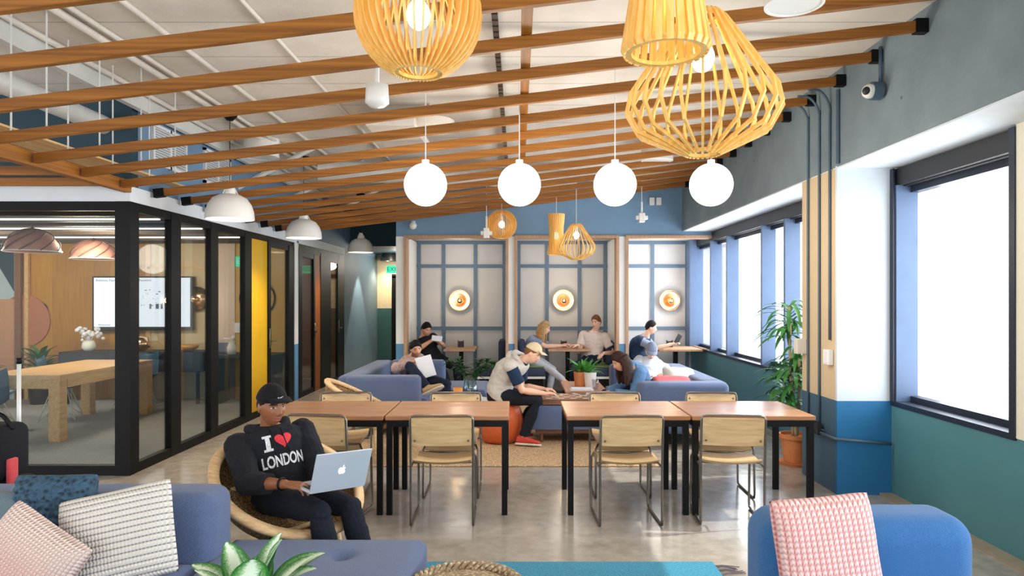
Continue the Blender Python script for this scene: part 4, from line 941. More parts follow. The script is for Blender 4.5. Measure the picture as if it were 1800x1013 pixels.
for k, (dx, dy, dz, L) in enumerate(specs):
    b0 = V((dx * 0.03, dy * 0.03, 0.13 + rnd.uniform(0, 0.04))); d = V((dx, dy, dz)).normalized()
    leaf(bm, b0 + d * 0.05, d, L * 0.78, 0.092 + rnd.uniform(0, 0.02), 0.9, 10, uvl=uvl)
    tube(bm, [b0, b0 + d * 0.1], 0.004, 5)
obj('foliage', bm, M['varleaf'], t, True)
t = thing('side_table', 'small round table carrying the variegated plant', 'table', (-0.83, 2.10, 0))
bm = B(); lathe(bm, [(0, 0.463), (0.2, 0.463), (0.2, 0.488), (0, 0.488)], 36); obj('tabletop', bm, M['oak'], t, True, sharp=40)
bm = B(); lathe(bm, [(0, 0.012), (0.13, 0.012), (0.13, 0.02), (0.02, 0.03), (0.02, 0.463), (0, 0.463)], 24); obj('pedestal', bm, M['black'], t, True, sharp=40)
# dracaena
t = thing('dracaena_plant', 'tall leafy dracaena in a terracotta pot beside the pillar', 'plant', (2.73, 6.72, 0))
bm = B(); lathe(bm, [(0, 0.03), (0.105, 0.03), (0.135, 0.26), (0.15, 0.26), (0.152, 0.30), (0.135, 0.30), (0.13, 0.27), (0, 0.27)], 36); obj('pot', bm, M['terracotta'], t, True, sharp=40)
bm = B(); lathe(bm, [(0, 0), (0.15, 0), (0.165, 0.03), (0.15, 0.03), (0, 0.02)], 36); obj('saucer', bm, M['terracotta'], t, True, sharp=40)
bm = B(); canes = [[(-0.02, 0, 0.27), (-0.03, 0.02, 0.8), (-0.05, 0.02, 1.55)], [(0.03, 0.03, 0.27), (0.04, 0.0, 0.7), (0.03, -0.02, 1.15)], [(0.0, -0.03, 0.27), (-0.03, -0.05, 0.6), (-0.08, -0.06, 0.95)]]
for c_ in canes: tube(bm, smoothpath(c_, 5), 0.016, 8)
obj('cane', bm, M['cane'], t, True)
bm = B(); rnd = random.Random(11)
def crown(c, n_, L, zr=0.0):
    for k in range(n_):
        a = k * 2.399 + rnd.uniform(-.2, .2); e = rnd.uniform(-0.1, 1.1)
        d = V((math.cos(a), math.sin(a), e)); 
        b0 = V(c) + V((0, 0, -zr * rnd.random()))
        leaf(bm, b0, d, L * rnd.uniform(0.7, 1.1), 0.042, rnd.uniform(1.2, 2.2), 8)
crown((-0.05, 0.02, 1.58), 46, 0.42, 0.35); crown((0.03, -0.02, 1.18), 40, 0.40, 0.3); crown((-0.08, -0.06, 1.0), 44, 0.38, 0.35); crown((-0.08, 0.03, 0.8), 30, 0.34, 0.3)
for v in bm.verts:
    if v.co.x > 0.26: v.co.x = 0.26 + (v.co.x - 0.26) * 0.1
    if v.co.y < -0.30: v.co.y = -0.30 + (v.co.y + 0.30) * 0.1
obj('foliage', bm, M['leaf'], t, True)
# fern on coffee table
t = thing('potted_fern', 'green fern in an orange and white pot on the lounge table', 'plant', (0.86, 9.1, 0.464))
bm = B(); lathe(bm, [(0, 0), (0.07, 0), (0.085, 0.19), (0.075, 0.19), (0, 0.16)], 28, (-0.03, 0, 0)); obj('pot', bm, M['terracotta'], t, True, sharp=40)
bm = B(); lathe(bm, [(0, 0), (0.07, 0), (0.085, 0.19), (0.075, 0.19), (0, 0.16)], 28, (0.10, -0.06, 0)); obj('pot', bm, M['whitelamp'], t, True, sharp=40, label='white pot beside the orange one')
bm = B(); rnd = random.Random(3)
for k in range(60):
    a = rnd.uniform(0, 6.28); leaf(bm, (rnd.uniform(-.05, .1), rnd.uniform(-.05, .03), 0.17), (math.cos(a), math.sin(a), rnd.uniform(0.4, 2.2)), rnd.uniform(0.16, 0.3), 0.035, 1.0, 5)
obj('foliage', bm, plain('fern_green', rgb(84, 160, 70), 0.4, 0, 0.3, 12), t, True)
bm = B(); lathe(bm, [(0, 0), (0.035, 0), (0.045, 0.12), (0.042, 0.12), (0.033, 0.005), (0, 0.005)], 20, (1.0, 8.8, 0.464)); tag(obj('drinking_glass', bm, glassy('tumbler_glass', (0.9, 0.93, 0.95, 1), 0.12), None, True), 'clear drinking glass on the low lounge table', 'glass')
bm = B(); box(bm, 0.66, 0.96, 8.60, 8.8, 0.464, 0.478, 0.003, 1); box(bm, 0.68, 0.95, 8.61, 8.79, 0.478, 0.490, 0.003, 1); tag(obj('magazine', bm, M['paper']), 'white magazines on the front edge of the lounge table', 'magazine')
# vase with greenery
t = thing('glass_vase', 'glass vase with spreading green branches on round white table', 'vase', (-0.58, 8.35, 0.394))
bm = B(); lathe(bm, [(0, 0), (0.08, 0), (0.095, 0.10), (0.075, 0.24), (0.07, 0.24), (0.085, 0.10), (0.07, 0.01), (0, 0.01)], 28); obj('vase_body', bm, glassy('blue_glass', (0.72, 0.86, 0.92, 1), 0.12), t, True)
bm = B(); rnd = random.Random(9)
for s_ in (-1, -0.6, 0.5, 0.9, 1.2):
    pts = smoothpath([(0, 0, 0.02), (0.03 * s_, 0, 0.2), (0.12 * s_, 0.02, 0.34), (0.24 * s_, 0.03, 0.42 + 0.08 * rnd.random())], 5); tube(bm, pts, 0.004, 5)
    for p in pts[8:]:
        for q in range(4):
            a = rnd.uniform(0, 6.28); leaf(bm, p, (math.cos(a), math.sin(a), rnd.uniform(-.2, 1)), rnd.uniform(0.08, 0.14), 0.04, 0.8, 4)
obj('foliage', bm, M['leafdark'], t, True)
bm = B(); lathe(bm, [(0, 0), (0.05, 0), (0.058, 0.16), (0.05, 0.16), (0, 0.02)], 20, (-0.72, 8.22, 0.394)); tag(obj('orange_cup', bm, plain('orange_cup', rgb(232, 150, 60), 0.5), None, True), 'orange cup left of the glass vase on round white table', 'cup')
bm = B(); rnd = random.Random(2)
g = bmesh.ops.create_icosphere(bm, subdivisions=3, radius=1)
for v in bm.verts: v.co = V((v.co.x * 0.12, v.co.y * 0.08, max(0, v.co.z) * 0.07 * (1 + 0.6 * noise.noise(v.co * 3)))) + V((-0.66, 8.10, 0.394)) + V((0, 0, 0.0))
tag(obj('napkin', bm, M['paper']), 'crumpled white paper napkin in front of the orange cup', 'napkin')

# ------------------------------------------------------------------ booth tables and benches
for k, (x0, x1, lb) in enumerate(((-1.22, -0.70, 'left'), (0.5, 1.2, 'middle'), (2.32, 3.05, 'right'))):
    t = thing('booth_table', 'pale wood booth table with black pedestal in the %s booth' % lb, 'table', ((x0 + x1) / 2, 11.62, 0), 0, 'booth tables'); w_ = (x1 - x0) / 2
    bm = B(); box(bm, -w_, w_, -0.4, 0.4, 0.755, 0.795, 0.01, 2); obj('tabletop', bm, M['boothwood'], t)
    bm = B(); box(bm, -0.035, 0.035, -0.035, 0.035, 0.02, 0.755); box(bm, -0.2, 0.2, -0.2, 0.2, 0, 0.02, 0.004); box(bm, -0.15, 0.15, -0.15, 0.15, 0.735, 0.755); obj('pedestal', bm, M['black'], t)
    p = at((810, 991, 1177)[k], 604, 11.75)
    bm = B(); box(bm, -0.05, 0.05, -0.04, 0.04, 0, 0.10, 0.006, 2); box(bm, -0.05, -0.042, -0.04, 0.04, 0.10, 0.115); box(bm, 0.042, 0.05, -0.04, 0.04, 0.10, 0.115)
    o = obj('napkin_box', bm, M['blackplastic']); o.location = (p.x, 11.75, 0.795); tag(o, 'black napkin box on the %s booth table' % lb, 'napkin box', 'napkin boxes')
bm = B(); box(bm, 3.052, 3.09, 11.15, 12.1, 0.79, 0.81, 0.004, 1); tag(obj('window_counter', bm, M['boothwood']), 'narrow wooden counter along the window by the right booth', 'counter')
def bench(x0, x1, lb, y0=11.12, y1=12.14):
    t = thing('booth_bench', lb, 'bench', ((x0 + x1) / 2, (y0 + y1) / 2, 0), 0, 'booth benches'); w_, d = (x1 - x0) / 2, (y1 - y0) / 2
    bm = B(); box(bm, -w_, w_, -d, d, 0.36, 0.50, 0.03, 3); obj('seat', bm, M['navycush'], t, True)
    bm = B(); box(bm, -w_ + .01, w_ - .01, -d + .01, d - .01, 0.50, 0.525, 0.012, 2); obj('seat_pad', bm, M['green'], t, True, label='olive green seat pad')
    bm = B(); box(bm, -w_, w_, -d, d, 0.32, 0.355); obj('shelf', bm, M['white'], t)
    bm = B(); box(bm, -w_ + .03, w_ - .03, -d + .08, d, 0, 0.32); obj('base', bm, M['black'], t)
for a in ((-1.79, -1.30, 'dark bench with green pad at the left of left booth'), (-0.66, -0.19, 'dark bench with green pad at the right of left booth'), (-0.01, 0.45, 'dark bench under the long haired woman'), (1.12, 1.59, 'dark bench with green pad under the man in white'), (1.775, 2.2, 'dark bench in the right booth under the vested man')): bench(*a)
for (x, lb) in ((-0.26, 'dark cushion at the right end of the left booth'), (0.065, 'dark cushion behind the long haired woman'), (1.52, 'dark cushion behind the man in the white tee')):
    bm = B(); box(bm, -0.06, 0.06, -0.22, 0.22, 0, 0.42, 0.055, 5); o = obj('bench_cushion', bm, M['navycush'], None, True); o.location = (x, 11.5, 0.526); tag(o, lb, 'cushion', 'dark upright booth cushions')

# ------------------------------------------------------------------ meeting room furniture
t = thing('meeting_table', 'chunky pale oak table inside the glass meeting room', 'table', (-5.62, 8.66, 0.012))
bm = B(); box(bm, -0.47, 0.47, -0.98, 0.98, 0.70, 0.755, 0.004, 1); obj('tabletop', bm, M['oak'], t)
bm = B(); box(bm, 0.42, 0.465, -0.84, 0.84, 0.60, 0.70); box(bm, -0.465, -0.42, -0.84, 0.84, 0.60, 0.70); box(bm, -0.36, 0.36, -0.97, -0.92, 0.60, 0.70); obj('apron', bm, M['oak'], t)
for sx_ in (-1, 1):
    for sy_ in (-1, 1): bm = B(); box(bm, sx_ * 0.40 - .065, sx_ * 0.40 + .065, sy_ * 0.91 - .065, sy_ * 0.91 + .065, 0, 0.70, 0.004, 1); obj('leg', bm, M['oak'], t)
def shell_chair(label, x, y, rz, shell, first=[None]):
    if first[0] is not None:
        c = dup(first[0], (x, y, 0.012), rz, label); return c
    t = thing('shell_chair', label, 'chair', (x, y, 0.012), rz, 'shell chairs round the oak table'); first[0] = t
    bm = B()
    def f(u, v):
        a = (u - 0.5) * 2; 
        if v < 0.5: y_ = 0.22 - v * 2 * 0.4; z_ = 0.44 - 0.03 * (v * 2) + 0.0
        else: y_ = -0.18 - (v - 0.5) * 2 * 0.10; z_ = 0.41 + (v - 0.5) * 2 * 0.40
        w_ = 0.235 * (1 - 0.12 * abs(2 * v - 1) ** 3) ; z_ += 0.09 * abs(a) ** 3 * (1 - abs(v - 0.45)); y_ += 0.07 * a * a * max(0, v - 0.4)
        return (a * w_, y_, z_)
    sheet(bm, f, 14, 16, 0.008); obj('seat', bm, shell, t, True)
    bm = B()
    for sx_ in (-1, 1):
        for sy_ in (-1, 1):
            tube(bm, [(sx_ * 0.10, sy_ * 0.09, 0.40), (sx_ * 0.23, sy_ * 0.21, 0.006)], 0.007, 6); tube(bm, [(sx_ * 0.02, sy_ * 0.02, 0.22), (sx_ * 0.23, sy_ * 0.21, 0.01)], 0.005, 6)
        tube(bm, [(sx_ * 0.10, 0.09, 0.40), (-sx_ * 0.18, 0.17, 0.12)], 0.005, 6); tube(bm, [(sx_ * 0.10, -0.09, 0.40), (-sx_ * 0.18, -0.17, 0.12)], 0.005, 6); tube(bm, [(sx_ * 0.10, -0.12, 0.39), (sx_ * 0.10, 0.12, 0.39)], 0.006, 6)
    obj('wire_base', bm, M['duct'], t, True, label='white wire base')
    return t
shc = plain('teal_shell', rgb(36, 78, 104), 0.4)
shell_chair('dark blue shell chair with wire legs at the near left of oak table', -5.98, 7.62, 0.7, shc)
shell_chair('dark blue shell chair half under the oak table, left side', -6.12, 9.15, -1.2, shc)
shell_chair('dark blue shell chair behind the far left edge of oak table', -6.45, 8.3, -1.5, shc)
shell_chair('dark blue shell chair at the far end of the oak table', -5.6, 10.0, 3.1, shc)
t = thing('sideboard', 'long black sideboard along the back of the meeting room', 'sideboard', (-5.95, 10.66, 0.012))
bm = B(); box(bm, -1.05, 1.15, -0.26, 0.26, 0.50, 0.80, 0.005, 1); obj('body', bm, M['blackplastic'], t)
for x in (-0.95, 0.05, 1.05): 
    for y in (-0.2, 0.2): bm = B(); box(bm, x - .02, x + .02, y - .02, y + .02, 0, 0.50); obj('leg', bm, M['black'], t)
bm = B()
for x in (-0.68, 0.05, 0.78): box(bm, x - 0.34, x + 0.34, -0.268, -0.26, 0.52, 0.78)
obj('door', bm, plain('sideboard_door', rgb(44, 46, 54), 0.5), t)
# screen
t = thing('wall_screen', 'large white lit screen on the meeting room wall', 'television', (-5.98, 10.9, 1.565))
bm = B(); box(bm, -0.80, 0.80, -0.03, 0.05, -0.44, 0.42, 0.01, 2); obj('bezel', bm, M['blackplastic'], t)
bm = B(); box(bm, -0.765, 0.765, -0.034, -0.03, -0.385, 0.395); obj('display', bm, emit('screen_white', (0.86, 0.92, 1.0, 1), 1.3), t)
dk = emit('screen_ink', (0.12, 0.15, 0.2, 1), 1.0)
bm = B(); rnd = random.Random(4)
for k in range(34): 
    x = rnd.uniform(-0.1, 0.42); z = rnd.uniform(-0.08, 0.22) * (1 - abs(x - 0.15)); s_ = rnd.uniform(0.004, 0.016); box(bm, x, x + s_ * 2, -0.037, -0.034, z, z + s_)
for (x, w_) in ((0.12, .03), (0.22, .05), (0.30, .03)): box(bm, x, x + w_, -0.037, -0.034, -0.1, -0.02)
obj('picture', bm, dk, t)
def txt(s_, size, loc, parent, m, name='lettering', bold=0.0):
    cu = bpy.data.curves.new('t', 'FONT'); cu.body = s_; cu.size = size; cu.extrude = 0.001; cu.offset = bold
    o = bpy.data.objects.new('tmp', cu); C.objects.link(o); me = bpy.data.meshes.new_from_object(o.evaluated_get(bpy.context.evaluated_depsgraph_get())); bpy.data.objects.remove(o)
    l = bpy.data.objects.new(name, me); me.materials.clear(); me.materials.append(m); link(l, parent); l.location = loc; l.rotation_euler = (PI / 2, 0, 0); return l
txt('Address Name', 0.06, (-0.74, -0.036, 0.335), t, dk); txt('Password', 0.05, (-0.05, -0.036, 0.34), t, dk); txt('Welcome', 0.05, (-0.70, -0.036, -0.37), t, dk)
bm = B(); lathe(bm, [(0, -0.02), (0.09, -0.02), (0.09, 0.0), (0, 0.0)], 28, mat=Matrix.Rotation(PI / 2, 4, 'X')); lathe(bm, [(0.10, 0.0), (0.125, 0.0), (0.125, 0.006), (0.10, 0.006), (0.10, 0)], 28, mat=Matrix.Rotation(PI / 2, 4, 'X'))
o = obj('wall_speaker', bm, M['blackplastic'], None, True, sharp=40); o.location = (at(71, 545, 10.99)); tag(o, 'round black disc on the ochre boards of the meeting room', 'speaker')
# copper lamps in the room
for k, (p, r, lb) in enumerate(((at(57, 442, 8.1), 0.29, 'pink ribbed dome pendant at the left over the oak table'), (at(165, 455, 9.5), 0.29, 'pink ribbed dome pendant at the right over the oak table'))):
    t = thing('copper_pendant', lb, 'pendant lamp', p, 0.4 * k, 'pink ribbed pendants')
    bm = B(); prof = [(1.0, 0), (0.97, 0.12), (0.88, 0.36), (0.70, 0.62), (0.42, 0.82), (0.12, 0.92), (0.1, 0.89), (0.41, 0.79), (0.68, 0.59), (0.85, 0.34), (0.94, 0.12), (0.97, 0), (1.0, 0)]
    lathe(bm, [(a * r, b * r) for a, b in prof], 44); obj('lamp_shade', bm, M['pinkmetal'], t, True)
    bm = B()
    for i in range(9):
        a0 = i * 2 * PI / 9; pts = []
        for j in range(14):
            q = j / 13; th_ = q * PI / 2 * 0.93; a = a0 + q * 1.9; pts.append((r * 1.02 * math.cos(th_) * math.cos(a), r * 1.02 * math.cos(th_) * math.sin(a), r * 0.93 * math.sin(th_)))
        tube(bm, pts, 0.007, 6)
    obj('rib', bm, plain('rib_dark%d' % k, rgb(110, 70, 60), 0.5), t, True)
    bm = B(); lathe(bm, [(0.99 * r, -0.008), (1.03 * r, -0.008), (1.03 * r, 0.006), (0.99 * r, 0.006), (0.99 * r, -0.008)], 44); obj('rim', bm, M['whitelamp'], t, True)
    bm = B(); tube(bm, [(0, 0, r * 0.9), (0, 0, 2.5 - p.z)], 0.004, 6); ball(bm, (0, 0, r * 0.93), 0.02, 10); obj('cord', bm, M['black'], t)
# objects on sideboard
t = thing('white_vase', 'white vase with white blossoms on the black sideboard', 'vase', (-6.66, 10.6, 0.812))
bm = B(); lathe(bm, [(0, 0), (0.06, 0), (0.10, 0.06), (0.09, 0.13), (0.06, 0.17), (0.05, 0.16), (0, 0.15)], 24); obj('vase_body', bm, M['whitelamp'], t, True)
bm = B(); rnd = random.Random(1)
for k in range(26): ball(bm, (rnd.uniform(-.17, .19), rnd.uniform(-.08, .08), rnd.uniform(.17, .36)), rnd.uniform(0.02, 0.04), 8)
for k in range(8): tube(bm, [(0, 0, 0.14), (rnd.uniform(-.14, .16), rnd.uniform(-.05, .05), 0.3)], 0.004, 5)
obj('blossoms', bm, M['paper'], t, True)
bm = B(); lathe(bm, [(0, 0), (0.06, 0), (0.13, 0.06), (0.14, 0.13), (0.10, 0.21), (0.05, 0.23), (0, 0.2)], 28, (-5.86, 10.62, 0.812)); tag(obj('copper_bowl', bm, M['gold'], None, True), 'round copper jar on the sideboard under the screen', 'jar')
bm = B(); lathe(bm, [(0, 0), (0.05, 0), (0.12, 0.05), (0.14, 0.10), (0.13, 0.10), (0.04, 0.02), (0, 0.02)], 28, (-5.1, 10.62, 0.812)); tag(obj('orange_bowl', bm, plain('amber', rgb(230, 160, 60), 0.3), None, True), 'amber glass bowl at the right end of the sideboard', 'bowl')
p = V((-4.6, 10.6, 0))
t = thing('desk_figurine', 'white table lamp figurine on the dark ledge by the yellow panel', 'ornament', (-4.42, 10.55, 0.77))
bm = B(); lathe(bm, [(0, 0), (0.06, 0), (0.07, 0.1), (0.04, 0.18), (0, 0.2)], 20); tube(bm, [(0, 0, 0.18), (-0.02, 0, 0.24), (-0.12, 0, 0.24)], 0.015, 8); ball(bm, (0.03, 0, 0.25), 0.04, 12); obj('figurine_body', bm, M['whitelamp'], t, True)
bm = B(); box(bm, -4.7, -3.7, 10.35, 10.95, 0.72, 0.77, 0.004); box(bm, -4.65, -4.6, 10.4, 10.9, 0.012, 0.72); box(bm, -3.8, -3.75, 10.4, 10.9, 0.012, 0.72); tag(obj('console_table', bm, M['blackplastic']), 'dark console table by the yellow panel in the meeting room', 'table')
bm = B(); X90 = Matrix.Rotation(PI / 2, 4, 'X'); lathe(bm, [(0.27, 0), (0.29, 0), (0.29, 0.012), (0.27, 0.012), (0.27, 0)], 44, mat=X90); box(bm, -0.04, 0.04, -0.01, 0.0, -0.16, 0.16)
o = obj('wall_clock', bm, M['black']); o.location = (-4.19, 10.99, 1.63); tag(o, 'thin round black wall clock ring in the meeting room', 'clock')
bm = B(); box(bm, -0.05, 0.05, -0.012, 0, -0.08, 0.08, 0.004); box(bm, -0.03, 0.03, -0.018, -0.012, -0.04, 0.04); o = obj('wall_switch', bm, M['white']); o.location = (-4.5, 10.99 - 0.01, 1.16); tag(o, 'white wall switch plate below the clock in the meeting room', 'switch')
bm = B(); lathe(bm, [(0, -0.05), (0.09, -0.04), (0.2, 0.0), (0.2, 0.02), (0, 0.02)], 36, mat=X90); ball(bm, (0, -0.08, 0), 0.06, 14); o = obj('room_sconce', bm, M['gold'], None, True); o.location = (-5.14, 10.95, 1.62); tag(o, 'round copper wall sconce right of the lit screen', 'wall lamp')
for k, (x, y, h, n_, s_, lb) in enumerate(((-7.35, 10.5, 0.55, 40, 0.40, 'bushy green floor plant in front of the ochre boards'), (-7.75, 9.8, 0.5, 34, 0.36, 'dark feathery plant beside the mural wall'), (-6.7, 7.4, 0.5, 40, 0.34, 'leafy plant at the left edge behind the glass'))):
    t = thing('floor_plant', lb, 'plant', (x, y, 0.012), 0)
    bm = B(); lathe(bm, [(0, 0), (0.12, 0), (0.16, 0.28), (0.14, 0.28), (0, 0.25)], 24); obj('pot', bm, M['blackplastic'], t, True, sharp=40)
    bm = B(); rnd = random.Random(k + 20)
    for q in range(n_ * 2):
        a = rnd.uniform(0, 6.28); leaf(bm, (0, 0, rnd.uniform(0.27, h + 0.15)), (math.cos(a), math.sin(a), rnd.uniform(0.3, 2.0)), s_ * rnd.uniform(.7, 1.1), 0.07, 1.0, 6)
    tube(bm, [(0, 0, 0.25), (0, 0, h + 0.15)], 0.01, 6)
    obj('foliage', bm, M['leaf'] if k != 1 else M['leafdark'], t, True)

# ------------------------------------------------------------------ suitcase with bag
t = thing('suitcase', 'black bag and wheeled suitcase with raised white pole at the left edge', 'suitcase', (-3.0, 3.85, 0))
bm = B(); box(bm, -0.26, 0.22, -0.13, 0.13, 0.04, 0.62, 0.04, 4); obj('suitcase_body', bm, M['bag'], t, True)
bm = B(); box(bm, -0.24, 0.20, -0.16, 0.10, 0.62, 0.93, 0.06, 4); box(bm, -0.22, 0.17, -0.19, -0.12, 0.64, 0.82, 0.03, 3); obj('bag_body', bm, M['bag'], t, True)
for x in (0.10,): bm = B(); tube(bm, [(x, 0.12, 0.6), (x, 0.12, 1.25)], 0.011, 8); obj('telescopic_tube', bm, M['duct'], t, True)
bm = B(); tube(bm, [(0.10, 0.12, 1.25), (0.10, 0.12, 1.285)], 0.014, 10); obj('cap', bm, M['black'], t, True)
bm = B(); tube(bm, smoothpath([(0.0, -0.05, 0.92), (0.05, -0.06, 0.99), (0.14, -0.06, 0.98), (0.19, -0.05, 0.90)], 5), 0.012, 8); obj('strap', bm, M['black'], t, True)
bm = B(); box(bm, 0.10, 0.15, -0.20, -0.188, 0.83, 0.85); tube(bm, [(0.06, -0.165, 0.86), (0.12, -0.165, 0.86), (0.12, -0.165, 0.83), (0.06, -0.165, 0.83)], 0.004, 6, closed=True); obj('buckle', bm, M['steel'], t)
bm = B(); box(bm, 0.20, 0.225, -0.12, -0.05, 0.60, 0.75, 0.01, 2); obj('luggage_tag', bm, M['red'], t, True)
for x in (-0.2, 0.16):
    for y in (-0.09, 0.09): bm = B(); lathe(bm, [(0, -0.012), (0.03, -0.012), (0.03, 0.012), (0, 0.012)], 16, (x, y, 0.03), mat=Matrix.Rotation(PI / 2, 4, 'Y')); obj('wheel', bm, M['black'], t)
# ------------------------------------------------------------------ people
def bake(bm, voxel, it=4, wr=0.0, wsc=9.0, seed=0.0):
    bmesh.ops.recalc_face_normals(bm, faces=bm.faces)
    me = bpy.data.meshes.new('tmp'); bm.to_mesh(me); bm.free()
    o = bpy.data.objects.new('tmp', me); C.objects.link(o)
    m_ = o.modifiers.new('r', 'REMESH'); m_.mode = 'VOXEL'; m_.voxel_size = voxel
    if it:
        s_ = o.modifiers.new('s', 'SMOOTH'); s_.factor = 0.5; s_.iterations = it
    dg = bpy.context.evaluated_depsgraph_get(); dg.update()
    me2 = bpy.data.meshes.new_from_object(o.evaluated_get(dg)); bpy.data.objects.remove(o)
    if wr:
        ns = [v.normal.copy() for v in me2.vertices]
        for v, n in zip(me2.vertices, ns):
            c = v.co; q = noise.noise((c.x * wsc + seed, c.y * wsc, c.z * wsc * 1.6)) + 0.5 * noise.noise((c.x * wsc * 2.3, c.y * wsc * 2.3 + seed, c.z * wsc * 3))
            v.co = c + n * (wr * (1 - abs(q) * 2.2))
    me2.polygons.foreach_set('use_smooth', [True] * len(me2.polygons))
    return me2
def mobj(name, me, mats, parent, base, label=None):
    for x in (mats if isinstance(mats, list) else [mats]): me.materials.append(x)
    me.transform(Matrix.Translation(-base))
    o = bpy.data.objects.new(name, me); link(o, parent)
    if label: o['label'] = label
    return o
def ik(a, b, l1, l2, pole):
    """middle joint of a two-bone chain from a to (about) b bending towards pole; returns mid, end"""
    a, b, pole = V(a), V(b), V(pole); d = b - a; L = d.length
    if L > (l1 + l2) * 0.995: d = d.normalized() * (l1 + l2) * 0.995; L = d.length
    x = (l1 * l1 - l2 * l2 + L * L) / (2 * L); h = math.sqrt(max(0, l1 * l1 - x * x)); dn = d.normalized()
    p = pole - dn * pole.dot(dn); p.normalize()
    return a + dn * x + p * h, a + d
def head_point(d, feat=True):
    x, y, z = d; lo = max(0.0, -z)
    X = 0.074 * x * (1 - 0.36 * lo ** 1.25); Y = 0.094 * y; Z = 0.118 * z
    if y < 0: Y *= (1 - 0.5 * lo)
    else: Y = 0.094 * y - 0.010 * max(0, y - 0.6) + 0.010 * math.exp(-((Z + 0.10) / 0.022) ** 2) * y
    if feat and y > 0.1:
        f = min(1, y * 1.6)
        Y += f * (0.022 * math.exp(-(X / 0.0105) ** 2) * (math.exp(-((Z + 0.030) / 0.014) ** 2) + 0.55 * math.exp(-((Z + 0.010) / 0.018) ** 2)))
        Y += f * 0.006 * math.exp(-((abs(X) - 0.013) / 0.007) ** 2 - ((Z + 0.036) / 0.008) ** 2)
        Y -= f * 0.011 * math.exp(-((abs(X) - 0.031) / 0.015) ** 2 - ((Z - 0.004) / 0.011) ** 2)
        Y += f * 0.004 * math.exp(-((Z - 0.026) / 0.008) ** 2) * (1 if abs(X) < 0.05 else 0.3)
        Y += f * 0.0085 * math.exp(-(X / 0.019) ** 2) * 1.25 * (math.exp(-((Z + 0.059) / 0.0055) ** 2) + 1.1 * math.exp(-((Z + 0.073) / 0.006) ** 2))
        Y -= f * 0.004 * math.exp(-(X / 0.024) ** 2 - ((Z + 0.066) / 0.003) ** 2)
        Y += f * 0.003 * math.exp(-((abs(X) - 0.045) / 0.015) ** 2 - ((Z + 0.025) / 0.015) ** 2)
    return V((X, Y, Z))
def head_mesh(bm, mm, k=1.0, feat=True, nu=72, nv=54, fac=None):
    rows = []
    for j in range(1, nv):
        th = PI * j / nv; row = []
        for i in range(nu):
            ph = 2 * PI * i / nu; d = (math.sin(th) * math.cos(ph), math.sin(th) * math.sin(ph), math.cos(th))
            p = head_point(d, feat) * (k * (fac(d) if fac else 1)); row.append(bm.verts.new(mm @ p))
        rows.append(row)
    for a, b in zip(rows, rows[1:]): bridge(bm, a, b)
    t_ = bm.verts.new(mm @ (head_point((0, 0, 1), False) * (k * (fac((0, 0, 1)) if fac else 1)))); b_ = bm.verts.new(mm @ (head_point((0, 0, -1), False) * (k * (fac((0, 0, -1)) if fac else 1))))
    for i in range(nu):
        bm.faces.new((rows[0][i], rows[0][(i + 1) % nu], t_)); bm.faces.new((rows[-1][(i + 1) % nu], rows[-1][i], b_))
def hand(bm, wrist, d, nrm, side, curl=0.35, s=1.0, spread=0.10, curls=None, thumb_in=0.4):
    """d: direction wrist->fingers, nrm: back-of-hand normal, side: +1 if the thumb lies along d x nrm"""
    d = V(d).normalized(); nrm = (V(nrm) - d * V(nrm).dot(d)).normalized(); t = d.cross(nrm).normalized() * side
    w = V(wrist)
    loft(bm, [(w - d * 0.012 * s, t * 0.026 * s, nrm * 0.019 * s), (w + d * 0.02 * s, t * 0.032 * s, nrm * 0.017 * s), (w + d * 0.055 * s, t * 0.041 * s, nrm * 0.015 * s), (w + d * 0.088 * s, t * 0.040 * s, nrm * 0.012 * s), (w + d * 0.096 * s, t * 0.034 * s, nrm * 0.008 * s)], 16, 2.6)
    for i, (off, L, r) in enumerate(((0.030, 0.070, 0.0088), (0.0105, 0.078, 0.0090), (-0.010, 0.072, 0.0086), (-0.029, 0.057, 0.0078))):
        p = w + d * (0.085 - abs(off - 0.01) * 0.25) * s + t * off * s; a = spread * (off / 0.03) ; c_ = (curls[i] if curls else curl * (1 + 0.12 * i))
        pts = [p]; ang = c_ * 0.6
        for q, fl in enumerate((0.44, 0.31, 0.25)):
            dd = (d * math.cos(a) + t * math.sin(a)) * math.cos(ang) - nrm * math.sin(ang)
            pts.append(pts[-1] + dd.normalized() * L * fl * s); ang += c_ * (1.0 if q == 0 else 0.7)
        limb(bm, pts, [r * s, r * 0.95 * s, r * 0.88 * s, r * 0.75 * s], 10)
    p = w + d * 0.022 * s + t * 0.026 * s - nrm * 0.004 * s
    d1 = (d * 0.65 + t * 0.75 - nrm * 0.25).normalized(); d2 = (d * (0.9) + t * (0.35 - thumb_in * 0.6) - nrm * (0.25 + thumb_in * 0.4)).normalized()
    p1 = p + d1 * 0.036 * s; p2 = p1 + d2 * 0.032 * s; p3 = p2 + (d2 - nrm * 0.15).normalized() * 0.024 * s
    limb(bm, [p - d1 * 0.01 * s, p1, p2, p3], [0.014 * s, 0.0115 * s, 0.0100 * s, 0.0085 * s], 10)

